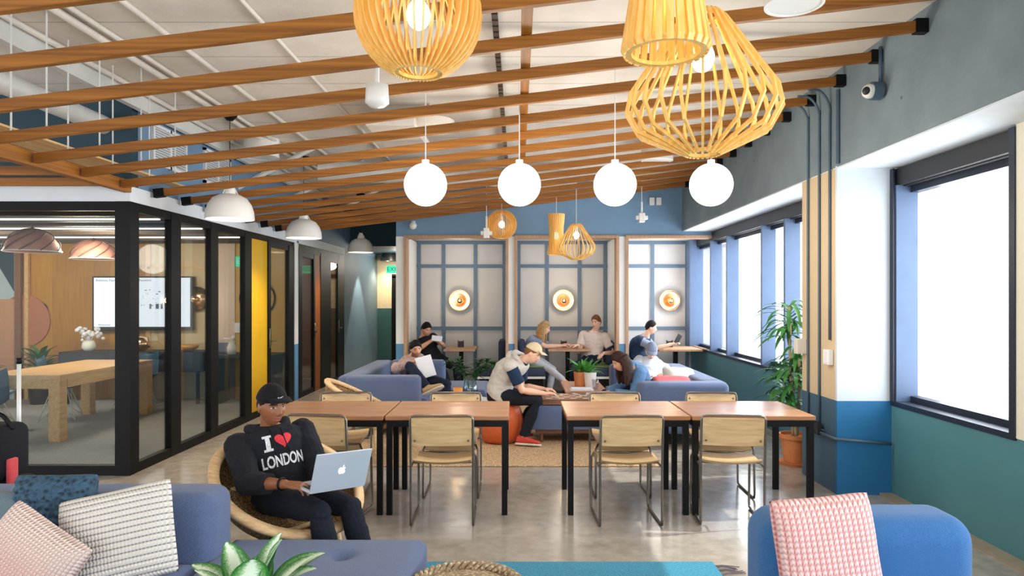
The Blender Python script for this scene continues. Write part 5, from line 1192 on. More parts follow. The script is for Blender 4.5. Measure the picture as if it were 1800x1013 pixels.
SKIN = {'dark': plain('skin_dark', rgb(146, 92, 62), 0.45, 0, 0.06, 20), 'tan': plain('skin_tan', rgb(206, 152, 118), 0.5, 0, 0.05, 20), 'fair': plain('skin_fair', rgb(232, 184, 158), 0.5, 0, 0.05, 20)}
LIP = {'dark': plain('lip_dark', rgb(150, 86, 74), 0.4), 'tan': plain('lip_tan', rgb(184, 108, 96), 0.4), 'fair': plain('lip_fair', rgb(206, 120, 112), 0.4)}
HAIR = {k_: plain('hair_' + k_, c_, 0.65, 0, 0.3, 60, 0.6, 120, 0.15) for k_, c_ in (('black', rgb(24, 22, 24)), ('brown', rgb(70, 48, 36)), ('darkbrown', rgb(54, 36, 30)), ('blond', rgb(178, 142, 98)), ('ginger', rgb(122, 80, 52)))}
STUB = plain('stubble', rgb(132, 94, 76), 0.7, 0, 0.1, 60); EYEW = plain('eye_white', rgb(190, 188, 186), 0.3); IRIS = plain('iris_dark', rgb(40, 28, 22), 0.2)

def basis(fwd, up):
    y = V(fwd).normalized(); z = (V(up) - y * V(up).dot(y)).normalized(); x = y.cross(z)
    return x, y, z
def person(label, S):
    P = V(S['pelvis']); N = V(S['neck']); Hc = V(S['head']); s = S.get('s', 1.0); vox = S.get('vox', 0.007)
    root = thing('person', label, 'person', (P.x, P.y, 0)); base = V((P.x, P.y, 0))
    fx, fy, fz = basis(S['face'], S.get('up', (0, 0, 1)))
    HM = Matrix(((fx.x, fy.x, fz.x, Hc.x), (fx.y, fy.y, fz.y, Hc.y), (fx.z, fy.z, fz.z, Hc.z), (0, 0, 0, 1))); hs = S.get('hs', 0.96)
    spine = (N - P).normalized()
    cf = V(S['chest']).normalized(); right = cf.cross(spine).normalized(); cf = spine.cross(right).normalized()
    pf = V(S.get('hipdir', S['chest'])).normalized(); pr = pf.cross(V((0, 0, 1))).normalized()
    bend = S.get('bend', 0.0)       # how far the mid spine bows backwards
    def spn(t): return P.lerp(N, t) - cf * bend * math.sin(PI * t)
    g = S.get('girth', 1.0)
    def torso(bm, inf=0.0, t0=-0.12, top=True, flare=0.0):
        secs = []
        for t, hw, hd in ((t0, .150, .105), (0.0, .160, .118), (.18, .145, .108), (.38, .142, .108), (.60, .160, .118), (.78, .172, .112), (.90, .158, .090), (.97, .105, .070)) + (((1.04, .060, .056),) if top else ()):
            if t < t0: continue
            k = min(1, max(0, t * 2)); r_ = pr.lerp(right, k).normalized(); f_ = spine.cross(r_).normalized()
            hw_ = (hw * (g if t < 0.7 else 1) * s + inf + flare * max(0, 0.3 - t)); hd_ = (hd * (g if t < 0.7 else 1) * s + inf + flare * max(0, .3 - t))
            secs.append((spn(t), r_ * hw_, f_ * hd_))
        loft(bm, secs, 28, 2.3)
    shw = S.get('shw', 0.178) * s
    sh = {q: spn(0.84) + right * sg * shw for q, sg in (('R', 1), ('L', -1))}
    arms = {}
    for q in 'RL':
        e, w = ik(sh[q], S['wrist' + q], 0.285 * s, 0.255 * s, S['pole' + q]); arms[q] = (sh[q], e, w)
    hips = {q: P + pr * sg * 0.092 * s for q, sg in (('R', 1), ('L', -1))}
    legs_ = {}
    for q in 'RL':
        kn, an = ik(hips[q], S['ankle' + q], 0.43 * s, 0.41 * s, S['kpole' + q]); legs_[q] = (hips[q], kn, an)
    # body
    bm = B(); head_mesh(bm, HM, hs)
    for sg in (-1, 1): ball(bm, HM @ V((sg * 0.073 * hs, -0.008, -0.008)), 1, 14, (0.009, 0.017, 0.029), HM.to_3x3().to_4x4() @ Matrix.Rotation(sg * -0.3, 4, 'Z'))
    limb(bm, [HM @ V((0, -0.020, -0.055)), (HM @ V((0, -0.028, -0.10))).lerp(N, 0.5), N, spn(0.9)], [0.049 * s, 0.050 * s, 0.058 * s, 0.07 * s], 16)
    torso(bm, 0.0)
    for q in 'RL':
        a, e, w = arms[q]
        limb(bm, [a, a.lerp(e, .5), e, e.lerp(w, .35), e.lerp(w, 0.75), w], [.052 * s, .046 * s, .038 * s, .040 * s, .030 * s, .025 * s], 14)
        hd = V(S.get('hand' + q, (w - e))).normalized(); hn = S.get('hnorm' + q, (0, 0, 1))
        # thumb side: for the right hand seen from its back with fingers forward the thumb is on the left
        hand(bm, w + hd * 0.01, hd, hn, (-1 if q == 'R' else 1), S.get('curl' + q, 0.4), 0.95 * s, curls=S.get('curls' + q), thumb_in=S.get('thumb', 0.4))
        h, k_, an = legs_[q]
        limb(bm, [h, h.lerp(k_, .5), k_, k_.lerp(an, .35), an], [.082 * s, .070 * s, .052 * s, .054 * s, .036 * s], 14)
    me = bake(bm, vox, 2 if vox > 0.004 else 3)
    inv = HM.inverted(); skin, lip = SKIN[S['skin']], LIP[S['skin']]; hm_ = HAIR[S.get('hair', 'black')]
    if S.get('greyish'): pass
    for p in me.polygons:
        c = inv @ p.center; c = c / hs; i = 0
        if abs(c.x) < 0.09 and -0.125 < c.z < 0.12 and c.y > 0.03:
            ax = abs(c.x)
            if c.y > 0.07 and ax < 0.024 - 90 * (c.z + 0.066) ** 2 and -0.080 < c.z < -0.053: i = 1
            elif abs(ax - 0.031) < 0.0135 and abs(c.z - 0.004) < 0.0044 * (1.1 - (abs(ax - 0.031) / 0.0135) ** 2): i = 4 if abs(ax - 0.031) < 0.0062 else 3
            elif abs(ax - 0.033) < 0.019 and abs(c.z - (0.024 - 0.2 * max(0, ax - 0.035))) < 0.0032: i = 2
            elif S.get('beard') and c.z < -0.046 + 0.35 * max(0, ax - 0.028) and not (ax < 0.02 and c.z > -0.052 and False): i = 5
        elif S.get('beard') and -0.13 < c.z < -0.02 and ax_ok(c): i = 5
        p.material_index = i
    body = mobj('body', me, [skin, lip, hm_, EYEW, IRIS, STUB], root, base)
    # hair / cap
    rs_ = (lambda a, b, x: max(0, min(1, (x - a) / (b - a))) ** 2 * (3 - 2 * max(0, min(1, (x - a) / (b - a)))))
    hk = S.get('hairkind', 'short')
    if hk:
        vol = {'short': 1.09, 'quiff': 1.12, 'long': 1.15, 'capped': 1.045}[hk]
        def hf(d):
            x, y, z = d
            zm = (0.02 + 0.62 * y * y) if y > 0 else (0.02 + 0.62 * y)
            if hk == 'long': zm = (-0.10 + 0.72 * y * y) if y > 0.05 else -1.0
            k_ = rs_(zm - 0.06, zm + 0.10, z); v_ = vol
            if hk == 'quiff': v_ = vol + 0.10 * max(0, z) * max(0, y + 0.3)
            v_ *= 1 + (0.05 if hk == 'quiff' else 0.03) * noise.noise((x * 7 + P.x, y * 7, z * 7)) + (0.03 if hk != 'capped' else 0) * noise.noise((x * 17, y * 17 + P.x, z * 17))
            return 0.90 + (v_ - 0.90) * k_
        bm = B(); head_mesh(bm, HM, hs, False, 48, 36, hf)
        if hk == 'long':
            rnd = random.Random(int(P.x * 100)); dn = (V((0, 0, -1)) * 0.9 + fz * -0.1).normalized()
            for q in range(26):
                a = PI + (q / 25) * PI * 1.0 + rnd.uniform(-.06, .06); a = PI * 0.93 + (q / 25) * PI * 1.14
                r0 = HM @ V((0.080 * math.cos(a), 0.095 * math.sin(a), 0.03)); r1 = HM @ V((0.092 * math.cos(a), 0.105 * math.sin(a), -0.06))
                L = S.get('hairlen', 0.20) * rnd.uniform(.8, 1.05); out = (r1 - (HM @ V((0, 0, -0.06)))).normalized()
                r2 = r1 + dn * L * 0.5 + out * 0.01; r3 = r1 + dn * L + out * rnd.uniform(-0.01, 0.012)
                limb(bm, [r0, r1, r2, r3], [0.022, 0.022, 0.018, 0.007], 8)
            hme = bake(bm, 0.006, 2, 0.002, 30)
            mobj('hair', hme, hm_, root, base)
        else:
            bmesh.ops.recalc_face_normals(bm, faces=bm.faces); hme = bpy.data.meshes.new('hair'); bm.to_mesh(hme); bm.free()
            hme.polygons.foreach_set('use_smooth', [True] * len(hme.polygons)); mobj('hair', hme, hm_, root, base)
    if S.get('cap'):
        cm = S['cap']; tl = S.get('captilt', 0.18); capback = S.get('capback', False)
        def cf_(d):
            x, y, z = d; yy = -y if capback else y
            k_ = rs_(0.25 + tl * yy - 0.05, 0.25 + tl * yy + 0.05, z)
            return 0.90 + (1.165 - 0.045 * max(0, z) ** 4 - 0.90) * k_
        bm = B(); head_mesh(bm, HM, hs, False, 56, 44, cf_)
        bmesh.ops.recalc_face_normals(bm, faces=bm.faces); cme = bpy.data.meshes.new('cap'); bm.to_mesh(cme); bm.free(); cme.polygons.foreach_set('use_smooth', [True] * len(cme.polygons))
        cp = mobj('cap', cme, cm, root, base)
        bm = B(); sg = -1 if capback else 1
        def bf(u, v):
            a = (u - 0.5) * 1.9; r = 1 + 0.0 * v
            rx, ry = 0.082 * hs, 0.104 * hs
            L = 0.062 * v * (math.cos(a * 0.80) ** 0.6)
            p = V((rx * math.sin(a) * (1 + 0.02 * v), sg * (ry * math.cos(a) + L), 0.053 * hs + 0.010 * math.cos(a) - 0.010 * v * v - 0.020 * (math.sin(a) ** 2) * v))
            return HM @ p
        sheet(bm, bf, 18, 8, 0.004)
        bmesh.ops.recalc_face_normals(bm, faces=bm.faces); bme = bpy.data.meshes.new('brim'); bm.to_mesh(bme); bm.free(); bme.polygons.foreach_set('use_smooth', [True] * len(bme.polygons))
        bme.transform(Matrix.Translation(-base)); bme.materials.append(S.get('brim', cm)); o_ = bpy.data.objects.new('brim', bme); link(o_, cp)
        bm = B(); ball(bm, HM @ V((0, 0, 0.131 * hs)), 0.006, 10); bme = bpy.data.meshes.new('button'); bm.to_mesh(bme); bm.free(); bme.transform(Matrix.Translation(-base)); bme.materials.append(cm); o_ = bpy.data.objects.new('button', bme); link(o_, cp)
    # trousers
    if S.get('pants'):
        bm = B()
        secs = [(spn(0.14), pr * (.152 * g * s + .012), pf * (.112 * g * s + .012)), (spn(0.0), pr * (.170 * s + .012), pf * (.122 * s + .012)), (spn(-0.13), pr * (.150 * s + .01), pf * (.105 * s + .01))]
        loft(bm, secs, 28, 2.3)
        for q in 'RL':
            h, k_, an = legs_[q]; en = k_.lerp(an, S.get('plen', 0.96))
            limb(bm, [h, h.lerp(k_, .5), k_, k_.lerp(an, .35), en], [.094 * s, .080 * s, .062 * s, .062 * s, .050 * s], 16, (True, False))
        mobj('trousers', bake(bm, vox, 3, 0.004, 9, P.x), S['pants'], root, base)
    # shirt
    def top(name, m, inf, sleeve, flare=0.0, t0=-0.10, wr=0.005, hood=False, sleeveless=False, collar=False):
        bm = B(); torso(bm, inf, t0, False, flare)
        for q in 'RL':
            a, e, w = arms[q]
            if sleeveless: ball(bm, a, 0.05 * s + inf, 14); continue
            r0, r1, r2 = .052 * s + inf + .006, .044 * s + inf + .004, .034 * s + inf + .002
            if sleeve <= 1: pts = [a, a.lerp(e, sleeve * 0.5), a.lerp(e, sleeve)]; rr = [r0, r1 + .006, r1 + .008]
            else: pts = [a, a.lerp(e, .5), e, e.lerp(w, (sleeve - 1) * .5), e.lerp(w, sleeve - 1)]; rr = [r0, r1 + .004, r1, r2 + .004, r2]
            tube(bm, pts, rr, 16); 
            for p_, r_ in list(zip(pts, rr))[:-1]: ball(bm, p_, r_, 12)
        if hood:
            c_ = spn(0.95) - cf * 0.045
            tube(bm, [c_ + right * 0.10 * math.cos(a) * 1.05 + cf * (0.085 * math.sin(a) + 0.02) + spine * (0.045 - 0.05 * max(0, math.sin(a))) for a in [2 * PI * i / 20 for i in range(20)]], 0.027, 10, closed=True)
            ball(bm, spn(0.90) - cf * 0.12, 0.062, 14, (1.3, 0.8, 1.1), basis(cf, spine) and Matrix((( right.x, cf.x, spine.x), (right.y, cf.y, spine.y), (right.z, cf.z, spine.z))).to_4x4())
        if collar:
            tube(bm, [spn(0.99) + right * 0.074 * math.cos(a) + cf * 0.066 * math.sin(a) + spine * 0.008 for a in [2 * PI * i / 18 for i in range(18)]], 0.014, 8, closed=True)
        return mobj(name, bake(bm, vox, 2, wr, 8, P.x * 3), m, root, base)
    outs = []
    if S.get('shirt'): outs.append(top('shirt', S['shirt'], S.get('inf', 0.012), S.get('sleeve', 0.6), flare=S.get('flare', 0), hood=S.get('hood', False), collar=not S.get('hood', False)))
    if S.get('vest'): outs.append(top('vest', S['vest'], 0.028, 0, sleeveless=True, flare=0.04, hood=S.get('vhood', False)))
    # shoes
    if S.get('shoes'):
        for q in 'RL':
            h, k_, an = legs_[q]; td = V(S.get('toe' + q, pf)).normalized(); sh_ = (an - k_).normalized(); upv = (-sh_ + td * sh_.dot(td)).normalized()
            sd = td.cross(upv); 
            bm = B(); secs = []
            for y, w_, zt in ((-0.075, .012, .030), (-0.066, .030, .062), (-0.03, .037, .085), (0.02, .038, .085), (0.07, .042, .058), (0.13, .046, .040), (0.175, .036, .030), (0.195, .012, .016)):
                zb = -0.055; mid = (zb + (zt - 0.055)) / 2 + 0.0; secs.append((an + td * y * s + upv * (mid) * s, sd * w_ * s, upv * ((zt) / 2 + 0.004) * s))
            loft(bm, secs, 18, 2.6); me_ = bake(bm, 0.006, 1); so = mobj('shoe', me_, S['shoes'], root, base)
            bm = B(); secs = []
            for y, w_ in ((-0.082, .02), (-0.066, .036), (-0.03, .040), (0.02, .040), (0.07, .046), (0.13, .050), (0.175, .040), (0.202, .016)):
                secs.append((an + td * y * s - upv * 0.066 * s, sd * w_ * s, upv * 0.012 * s))
            loft(bm, secs, 14, 4); me_ = bpy.data.meshes.new('sole'); bm.to_mesh(me_); bm.free(); me_.transform(Matrix.Translation(-base)); me_.materials.append(S.get('sole', M['creamfab'])); so2 = bpy.data.objects.new('sole', me_); link(so2, so)
    return dict(root=root, base=base, HM=HM, spn=spn, right=right, cf=cf, spine=spine, arms=arms, legs=legs_, outs=outs)
def ax_ok(c): return abs(c.x) < 0.085 and c.y > -0.02

blacktee = fabric('black_cotton', rgb(30, 30, 34), rgb(20, 20, 23), 300); hoodie = fabric('black_hoodie', rgb(34, 35, 42), rgb(24, 25, 30), 260)
jeansdark = fabric('dark_jeans', rgb(36, 46, 66), rgb(24, 32, 48), 300); jeansblack = fabric('black_trousers', rgb(30, 34, 44), rgb(22, 25, 33), 300)
jeanslight = fabric('light_jeans', rgb(196, 200, 208), rgb(170, 176, 188), 300); denim = fabric('denim_shirt', rgb(96, 136, 176), rgb(70, 108, 150), 300)
whitetee = fabric('white_cotton', rgb(240, 228, 222), rgb(214, 200, 196), 300); greyvest = fabric('grey_vest', rgb(200, 194, 186), rgb(176, 170, 164), 300)
bluetee = fabric('grey_blue_cotton', rgb(134, 146, 172), rgb(108, 120, 148), 300); navy = fabric('navy_shirt', rgb(36, 56, 84), rgb(24, 40, 62), 300); heather = fabric('heather_grey', rgb(198, 204, 214), rgb(170, 178, 192), 200)
plaid = fabric('plaid_shirt', rgb(190, 164, 158), rgb(140, 118, 118), 60); sweat = fabric('cap_grey', rgb(134, 144, 164), rgb(110, 120, 142), 300); creamcap = fabric('cap_cream', rgb(214, 196, 162), rgb(190, 170, 136), 300)
shoeblack = plain('shoe_black', rgb(30, 30, 34), 0.5); shoetan = plain('shoe_tan', rgb(190, 158, 116), 0.6); shoered = plain('shoe_red', rgb(196, 60, 50), 0.5)

# the man with the laptop
F = V((0.80, -0.60, 0)).normalized(); R_ = V((F.y, -F.x, 0))
P1 = person('man in black cap and black hoodie typing on a silver laptop in a basket chair', dict(
    pelvis=(-1.355, 3.955, 0.50), neck=(-1.465, 4.03, 0.865), head=(-1.432, 3.972, 1.008), hs=1.0, face=(0.74, -0.64, -0.10), up=(0.10, -0.1, 1), chest=(0.58, -0.80, 0.15), hipdir=F, bend=0.03, shw=0.186,
    wristR=(-1.235, 3.62, 0.645), poleR=(-0.7, -0.2, -0.7), handR=(0.80, -0.12, -0.05), hnormR=(0.05, -0.2, 1), curlR=0.42,
    wristL=(-1.10, 3.80, 0.66), poleL=(0.25, 0.4, -1), handL=(0.72, -0.5, -0.05), hnormL=(0.0, 0.0, 1), curlL=0.45,
    ankleR=(-0.97, 3.62, 0.09), kpoleR=(0.7, -0.6, 1.0), ankleL=(-0.80, 3.70, 0.09), kpoleL=(0.8, -0.4, 1.0), toeR=(0.85, -0.5, 0), toeL=(0.9, -0.4, 0),
    skin='dark', hair='black', hairkind='capped', captilt=0.02, cap=fabric('black_cap', rgb(26, 26, 30), rgb(18, 18, 21), 300), shirt=hoodie, sleeve=1.55, hood=True, inf=0.020, pants=jeansblack, shoes=shoeblack, vox=0.0034))

# hoodie print, laid on the cloth
def print_on(Pp, shapes, origin, ux, uz, parent, name, m, lift=0.003, lab=None):
    """shapes: bmesh in a flat x,z drawing; projected along the chest normal on to the garment"""
    o = Pp['outs'][0]; me = o.data
    bv = bvhtree.BVHTree.FromPolygons([v.co + Pp['base'] for v in me.vertices], [tuple(p.vertices) for p in me.polygons])
    nn = V(ux).cross(V(uz)).normalized(); bm = shapes
    bmesh.ops.triangulate(bm, faces=bm.faces)
    for _ in range(3):
        es = [e for e in bm.edges if e.calc_length() > 0.012]
        if not es: break
        bmesh.ops.subdivide_edges(bm, edges=es, cuts=1); bmesh.ops.triangulate(bm, faces=bm.faces)
    for v in bm.verts:
        p = V(origin) + V(ux) * v.co.x + V(uz) * v.co.z + nn * 0.4
        hit = bv.ray_cast(p, -nn)
        v.co = (hit[0] + hit[1] * lift if hit[0] else p - nn * 0.4) - Pp['base']
    me2 = bpy.data.meshes.new(name); bm.to_mesh(me2); bm.free(); me2.materials.append(m); o2 = bpy.data.objects.new(name, me2); link(o2, parent)
    if lab: o2['label'] = lab
    return o2
def textbm(s_, size, bold=0.0, x=0, z=0, sx_=1.0):
    cu = bpy.data.curves.new('t', 'FONT'); cu.body = s_; cu.size = size; cu.offset = bold; cu.align_x = 'CENTER'
    o = bpy.data.objects.new('tmp', cu); C.objects.link(o); me = bpy.data.meshes.new_from_object(o.evaluated_get(bpy.context.evaluated_depsgraph_get())); bpy.data.objects.remove(o)
    bm = B(); bm.from_mesh(me)
    for v in bm.verts: v.co = V((v.co.x * sx_ + x, 0, v.co.y + z))
    return bm
def poly(bm, pts): bm.faces.new([bm.verts.new((x, 0, z)) for x, z in pts])
rt, cfv, spv = P1['right'], P1['cf'], P1['spine']
ux = -rt; org = P1['spn'](0.60) + cfv * 0.12 - rt * 0.012
if ux.x < 0: ux = -ux
WHT = fabric('print_white', rgb(236, 234, 236), rgb(180, 180, 186), 140); RED_ = fabric('print_red', rgb(226, 70, 76), rgb(196, 50, 58), 140)
bm = textbm('LONDON', 0.090, 0.0024, 0.0, -0.080, 0.60)
for x in (-0.128, -0.1): pass
poly(bm, [(-0.095, 0.012), (-0.045, 0.012), (-0.045, 0.026), (-0.095, 0.026)]); poly(bm, [(-0.082, 0.02), (-0.058, 0.02), (-0.058, 0.095), (-0.082, 0.095)]); poly(bm, [(-0.095, 0.088), (-0.045, 0.088), (-0.045, 0.102), (-0.095, 0.102)])
print_on(P1, bm, org, ux, spv, P1['outs'][0], 'lettering', WHT)
bm = B(); pts = []
for i in range(40):
    a = 2 * PI * i / 40; pts.append((0.018 + 0.0030 * 16 * math.sin(a) ** 3, 0.062 + 0.0028 * (13 * math.cos(a) - 5 * math.cos(2 * a) - 2 * math.cos(3 * a) - math.cos(4 * a))))
poly(bm, pts); print_on(P1, bm, org, ux, spv, P1['outs'][0], 'heart_print', RED_, lab='red heart print')
bm = B()
for sg in (-1, 1):
    a = P1['spn'](0.93) + cfv * 0.115 + rt * 0.03 * sg; tube(bm, [a - P1['base'], a - spv * 0.07 + cfv * 0.035 - P1['base'], a - spv * 0.15 + cfv * 0.045 + rt * 0.01 * sg - P1['base']], 0.0035, 6)
obj('drawstring', bm, M['black'], P1['outs'][0], True)
# swoosh-like mark on the cap front
capo = [c for c in P1['root'].children if c.name.startswith('cap')][0]
bm = B(); poly(bm, [(-0.018, 0.0), (-0.012, -0.006), (0.0, -0.004), (0.02, 0.008), (0.002, 0.001), (-0.01, 0.0), (-0.014, 0.004)])
fake = dict(outs=[capo], base=P1['base']); HMm = P1['HM']; hx, hy, hz = [V((HMm[0][i], HMm[1][i], HMm[2][i])) for i in range(3)]
dirn = (hy * 0.8 - hx * 0.0 + hz * 0.55).normalized(); uxx = hx if hx.x > 0 else -hx
zz = dirn.cross(uxx); zz = zz if zz.z > 0 else -zz
print_on(fake, bm, HMm.translation + dirn * 0.1, uxx, zz, capo, 'cap_mark', M['paper'], 0.002)
# wrist bracelet
w_ = P1['arms']['R'][2]; e_ = P1['arms']['R'][1]; ax = (w_ - e_).normalized(); q = ax.orthogonal().normalized(); q2 = ax.cross(q)
bm = B(); tube(bm, [w_ - ax * 0.02 - P1['base'] + q * 0.031 * math.cos(a) + q2 * 0.031 * math.sin(a) for a in [2 * PI * i / 20 for i in range(20)]], 0.006, 6, closed=True); obj('bracelet', bm, M['black'], P1['root'], True)
# the laptop
h1 = V((-1.068, 3.50, 0.632)); h2 = V((-0.832, 3.712, 0.618)); hd_ = (h2 - h1); Wd = 0.318; hd_.normalize()
bk = V((-0.66, 0.75, 0.0)); bk = (bk - hd_ * bk.dot(hd_)).normalized(); upn = hd_.cross(bk); upn = upn if upn.z > 0 else -upn
lv = (upn * 0.955 - bk * 0.30).normalized(); ln = hd_.cross(lv); ln = ln if ln.y < 0 else -ln
t = thing('laptop', 'silver laptop with glowing fruit logo on the lap of the hoodie man', 'laptop', h1)
def frame_m(o_, a, b_, c): return Matrix(((a.x, b_.x, c.x, o_.x), (a.y, b_.y, c.y, o_.y), (a.z, b_.z, c.z, o_.z), (0, 0, 0, 1)))
Z0 = V((0, 0, 0))
bm = B(); box(bm, 0, Wd, 0, 0.222, -0.008, 0.006, 0.005, 2, mat=frame_m(Z0, hd_, bk, upn)); obj('base', bm, M['alu'], t)
bm = B()
for r in range(5):
    for c_ in range(13): box(bm, 0.018 + c_ * 0.0218, 0.036 + c_ * 0.0218, 0.035 + r * 0.020, 0.051 + r * 0.020, 0.006, 0.0075, mat=frame_m(Z0, hd_, bk, upn))
obj('keyboard', bm, M['blackplastic'], t)
bm = B(); box(bm, 0, Wd, 0, 0.216, -0.004, 0.003, 0.003, 2, mat=frame_m(Z0, hd_, lv, ln)); obj('lid', bm, M['alu'], t)
bm = B(); box(bm, 0.01, Wd - 0.01, 0.01, 0.206, -0.0055, -0.004, mat=frame_m(Z0, hd_, lv, ln)); obj('display', bm, emit('laptop_display', (0.7, 0.8, 0.9, 1), 0.6), t)
bm = B(); k_ = 0.0020
ap = [(0, 7.5), (2, 8.6), (5, 9), (8, 7.6), (9.6, 5.6), (8.0, 3.8), (7.2, 1.2), (7.8, -1.6), (10.2, -3.6), (8.6, -7.2), (6.2, -10.2), (4, -11), (1.6, -10.2), (0, -9.8), (-1.6, -10.2), (-4, -11), (-6.6, -9.6), (-9.2, -5.4), (-10.4, -0.6), (-9.8, 4), (-7.6, 7.4), (-4.6, 8.9), (-2, 8.4)]
mL = frame_m(Z0, hd_, lv, ln)
def addflat(pts): bm.faces.new([bm.verts.new(mL @ V((Wd / 2 + x * k_, 0.110 + z * k_ , 0.0036))) for x, z in pts])
addflat(ap); addflat([(0.4, 9.6), (2.6, 10.4), (4.4, 12.4), (4.8, 15), (2.2, 14), (0.6, 12)])
obj('logo', bm, emit('logo_glow', (1, 1, 1, 1), 1.2), t, label='glowing white fruit logo')
person('man in black tee on the left booth bench looking at a white phone', dict(
    pelvis=(-1.42, 11.40, 0.64), neck=at(743, 594, 11.40), head=at(749, 579, 11.34), face=(0.6, -0.65, -0.3), chest=(0.55, -0.8, 0), bend=0.04, girth=1.1,
    wristR=at(758, 599, 11.08), poleR=(-0.6, -0.3, -0.5), handR=(0.9, 0.1, 0.1), wristL=at(777, 605, 11.1), poleL=(0.8, -0.2, -0.6), handL=(-0.7, 0, 0.5),
    ankleR=(-1.05, 10.95, 0.09), kpoleR=(0.7, -0.5, 1), ankleL=(-0.95, 11.15, 0.09), kpoleL=(0.8, -0.4, 1), toeR=(0.7, -0.7, 0), toeL=(0.8, -0.5, 0),
    skin='tan', hair='black', hairkind='quiff', shirt=blacktee, sleeve=0.6, pants=jeansblack, shoes=shoeblack))
bm = B(); box(bm, -0.085, 0.085, -0.01, 0.0, -0.045, 0.045, 0.004); o = obj('phone', bm, M['paper']); o.location = at(768, 595, 11.04); o.rotation_euler = (0.3, 0.15, 0.2); tag(o, 'white phone held by the man in black tee', 'phone')
person('bearded man in a plaid shirt reading papers on the left sofa', dict(
    pelvis=(-1.28, 9.05, 0.53), neck=(-1.52, 9.28, 0.80), head=at(731, 614, 9.18), face=(0.40, -0.9, -0.12), up=(-0.1, 0, 1), chest=(0.45, -0.85, 0.3), bend=0.0,
    wristR=at(727, 637, 8.98), poleR=(-1, 0.1, -0.35), handR=(0.8, -0.3, 0.3), wristL=at(758, 650, 8.85), poleL=(0.8, 0, -0.8), handL=(-0.5, -0.2, 0.6),
    ankleR=at(752, 682, 8.45), kpoleR=(-0.5, -0.4, 1), ankleL=(-0.92, 8.75, 0.12), kpoleL=(0.5, -0.5, 1), toeR=(0.75, -0.1, 0.35), toeL=(0.6, -0.8, 0),
    skin='tan', hair='black', hairkind='quiff', beard=True, shirt=plaid, sleeve=1.7, pants=jeansdark, shoes=shoetan))
bm = B(); box(bm, -0.105, 0.105, -0.006, 0, -0.14, 0.14, 0.002, 1); box(bm, -0.10, 0.10, -0.012, -0.007, -0.135, 0.12, 0.002, 1); o = obj('paper_sheets', bm, M['paper']); o.location = at(748, 645, 8.72); o.rotation_euler = (-0.35, -0.25, 0.25); tag(o, 'white paper sheets in the hands of the bearded man', 'papers')
person('man in pale hooded vest and cream cap leaning over the game board', dict(
    pelvis=(-0.21, 7.73, 0.55), neck=at(918, 634, 7.62), head=at(936, 621, 7.55), face=(0.85, -0.2, -0.42), up=(0.4, 0, 1), chest=(0.75, -0.25, -0.5), hipdir=(1, -0.1, 0), bend=0.07, s=1.03,
    wristR=at(957, 692, 7.55), poleR=(-0.3, -0.3, -1), handR=(0.7, 0.2, 0.0), wristL=at(955, 684, 7.82), poleL=(-0.2, 0.3, -1), handL=(0.7, -0.2, 0),
    ankleR=(0.06, 7.50, 0.10), kpoleR=(1, -0.1, 0.8), ankleL=(-0.02, 7.86, 0.10), kpoleL=(1, 0.1, 0.8), toeR=(1, -0.3, 0), toeL=(1, 0.1, 0),
    skin='fair', hair='ginger', hairkind='short', beard=False, cap=creamcap, captilt=0.0, shirt=navy, sleeve=0.72, vest=greyvest, vhood=True, pants=jeansblack, shoes=shoered))
person('woman with long fair hair in grey blue top at the middle booth', dict(
    pelvis=(0.22, 11.42, 0.63), neck=at(945, 593, 11.42), head=at(957, 577, 11.36), face=(0.93, -0.2, -0.2), chest=(0.85, -0.45, -0.2), bend=0.05, s=0.93, hs=0.93, girth=0.9, shw=0.16,
    wristR=at(985, 608, 11.25), poleR=(-0.2, -0.3, -1), handR=(1, 0, 0), wristL=(0.82, 11.55, 0.85), poleL=(0, 0.3, -1), handL=(1, -0.2, 0),
    ankleR=(0.80, 10.98, 0.27), kpoleR=(0.9, -0.2, 1), ankleL=(0.52, 11.25, 0.09), kpoleL=(1, -0.1, 0.8), toeR=(0.8, -0.2, -0.3), toeL=(1, -0.2, 0),
    skin='fair', hair='blond', hairkind='long', hairlen=0.2, shirt=bluetee, sleeve=0.7, pants=jeanslight, plen=0.85, shoes=shoetan))
person('man in white tee and dark jeans seated right in the middle booth', dict(
    pelvis=(1.26, 11.45, 0.63), neck=at(1044, 584, 11.42), head=at(1048, 567, 11.36), face=(-0.6, -0.78, 0.0), chest=(-0.4, -0.9, 0.15), hipdir=(-0.8, -0.5, 0), bend=0.03, s=1.03,
    wristR=at(1016, 607, 11.2), poleR=(-0.2, 0.1, -1), handR=(-1, -0.1, 0), wristL=(1.40, 11.12, 0.74), poleL=(0.5, -0.1, -0.9), handL=(-0.5, -0.5, -0.3),
    ankleR=(0.98, 11.0, 0.09), kpoleR=(-1, -0.4, 0.9), ankleL=(0.95, 11.3, 0.09), kpoleL=(-1, -0.4, 0.9), toeR=(-1, -0.3, 0), toeL=(-1, -0.3, 0),
    skin='fair', hair='ginger', hairkind='quiff', beard=False, shirt=whitetee, sleeve=0.62, inf=0.018, pants=jeansdark, shoes=shoeblack))
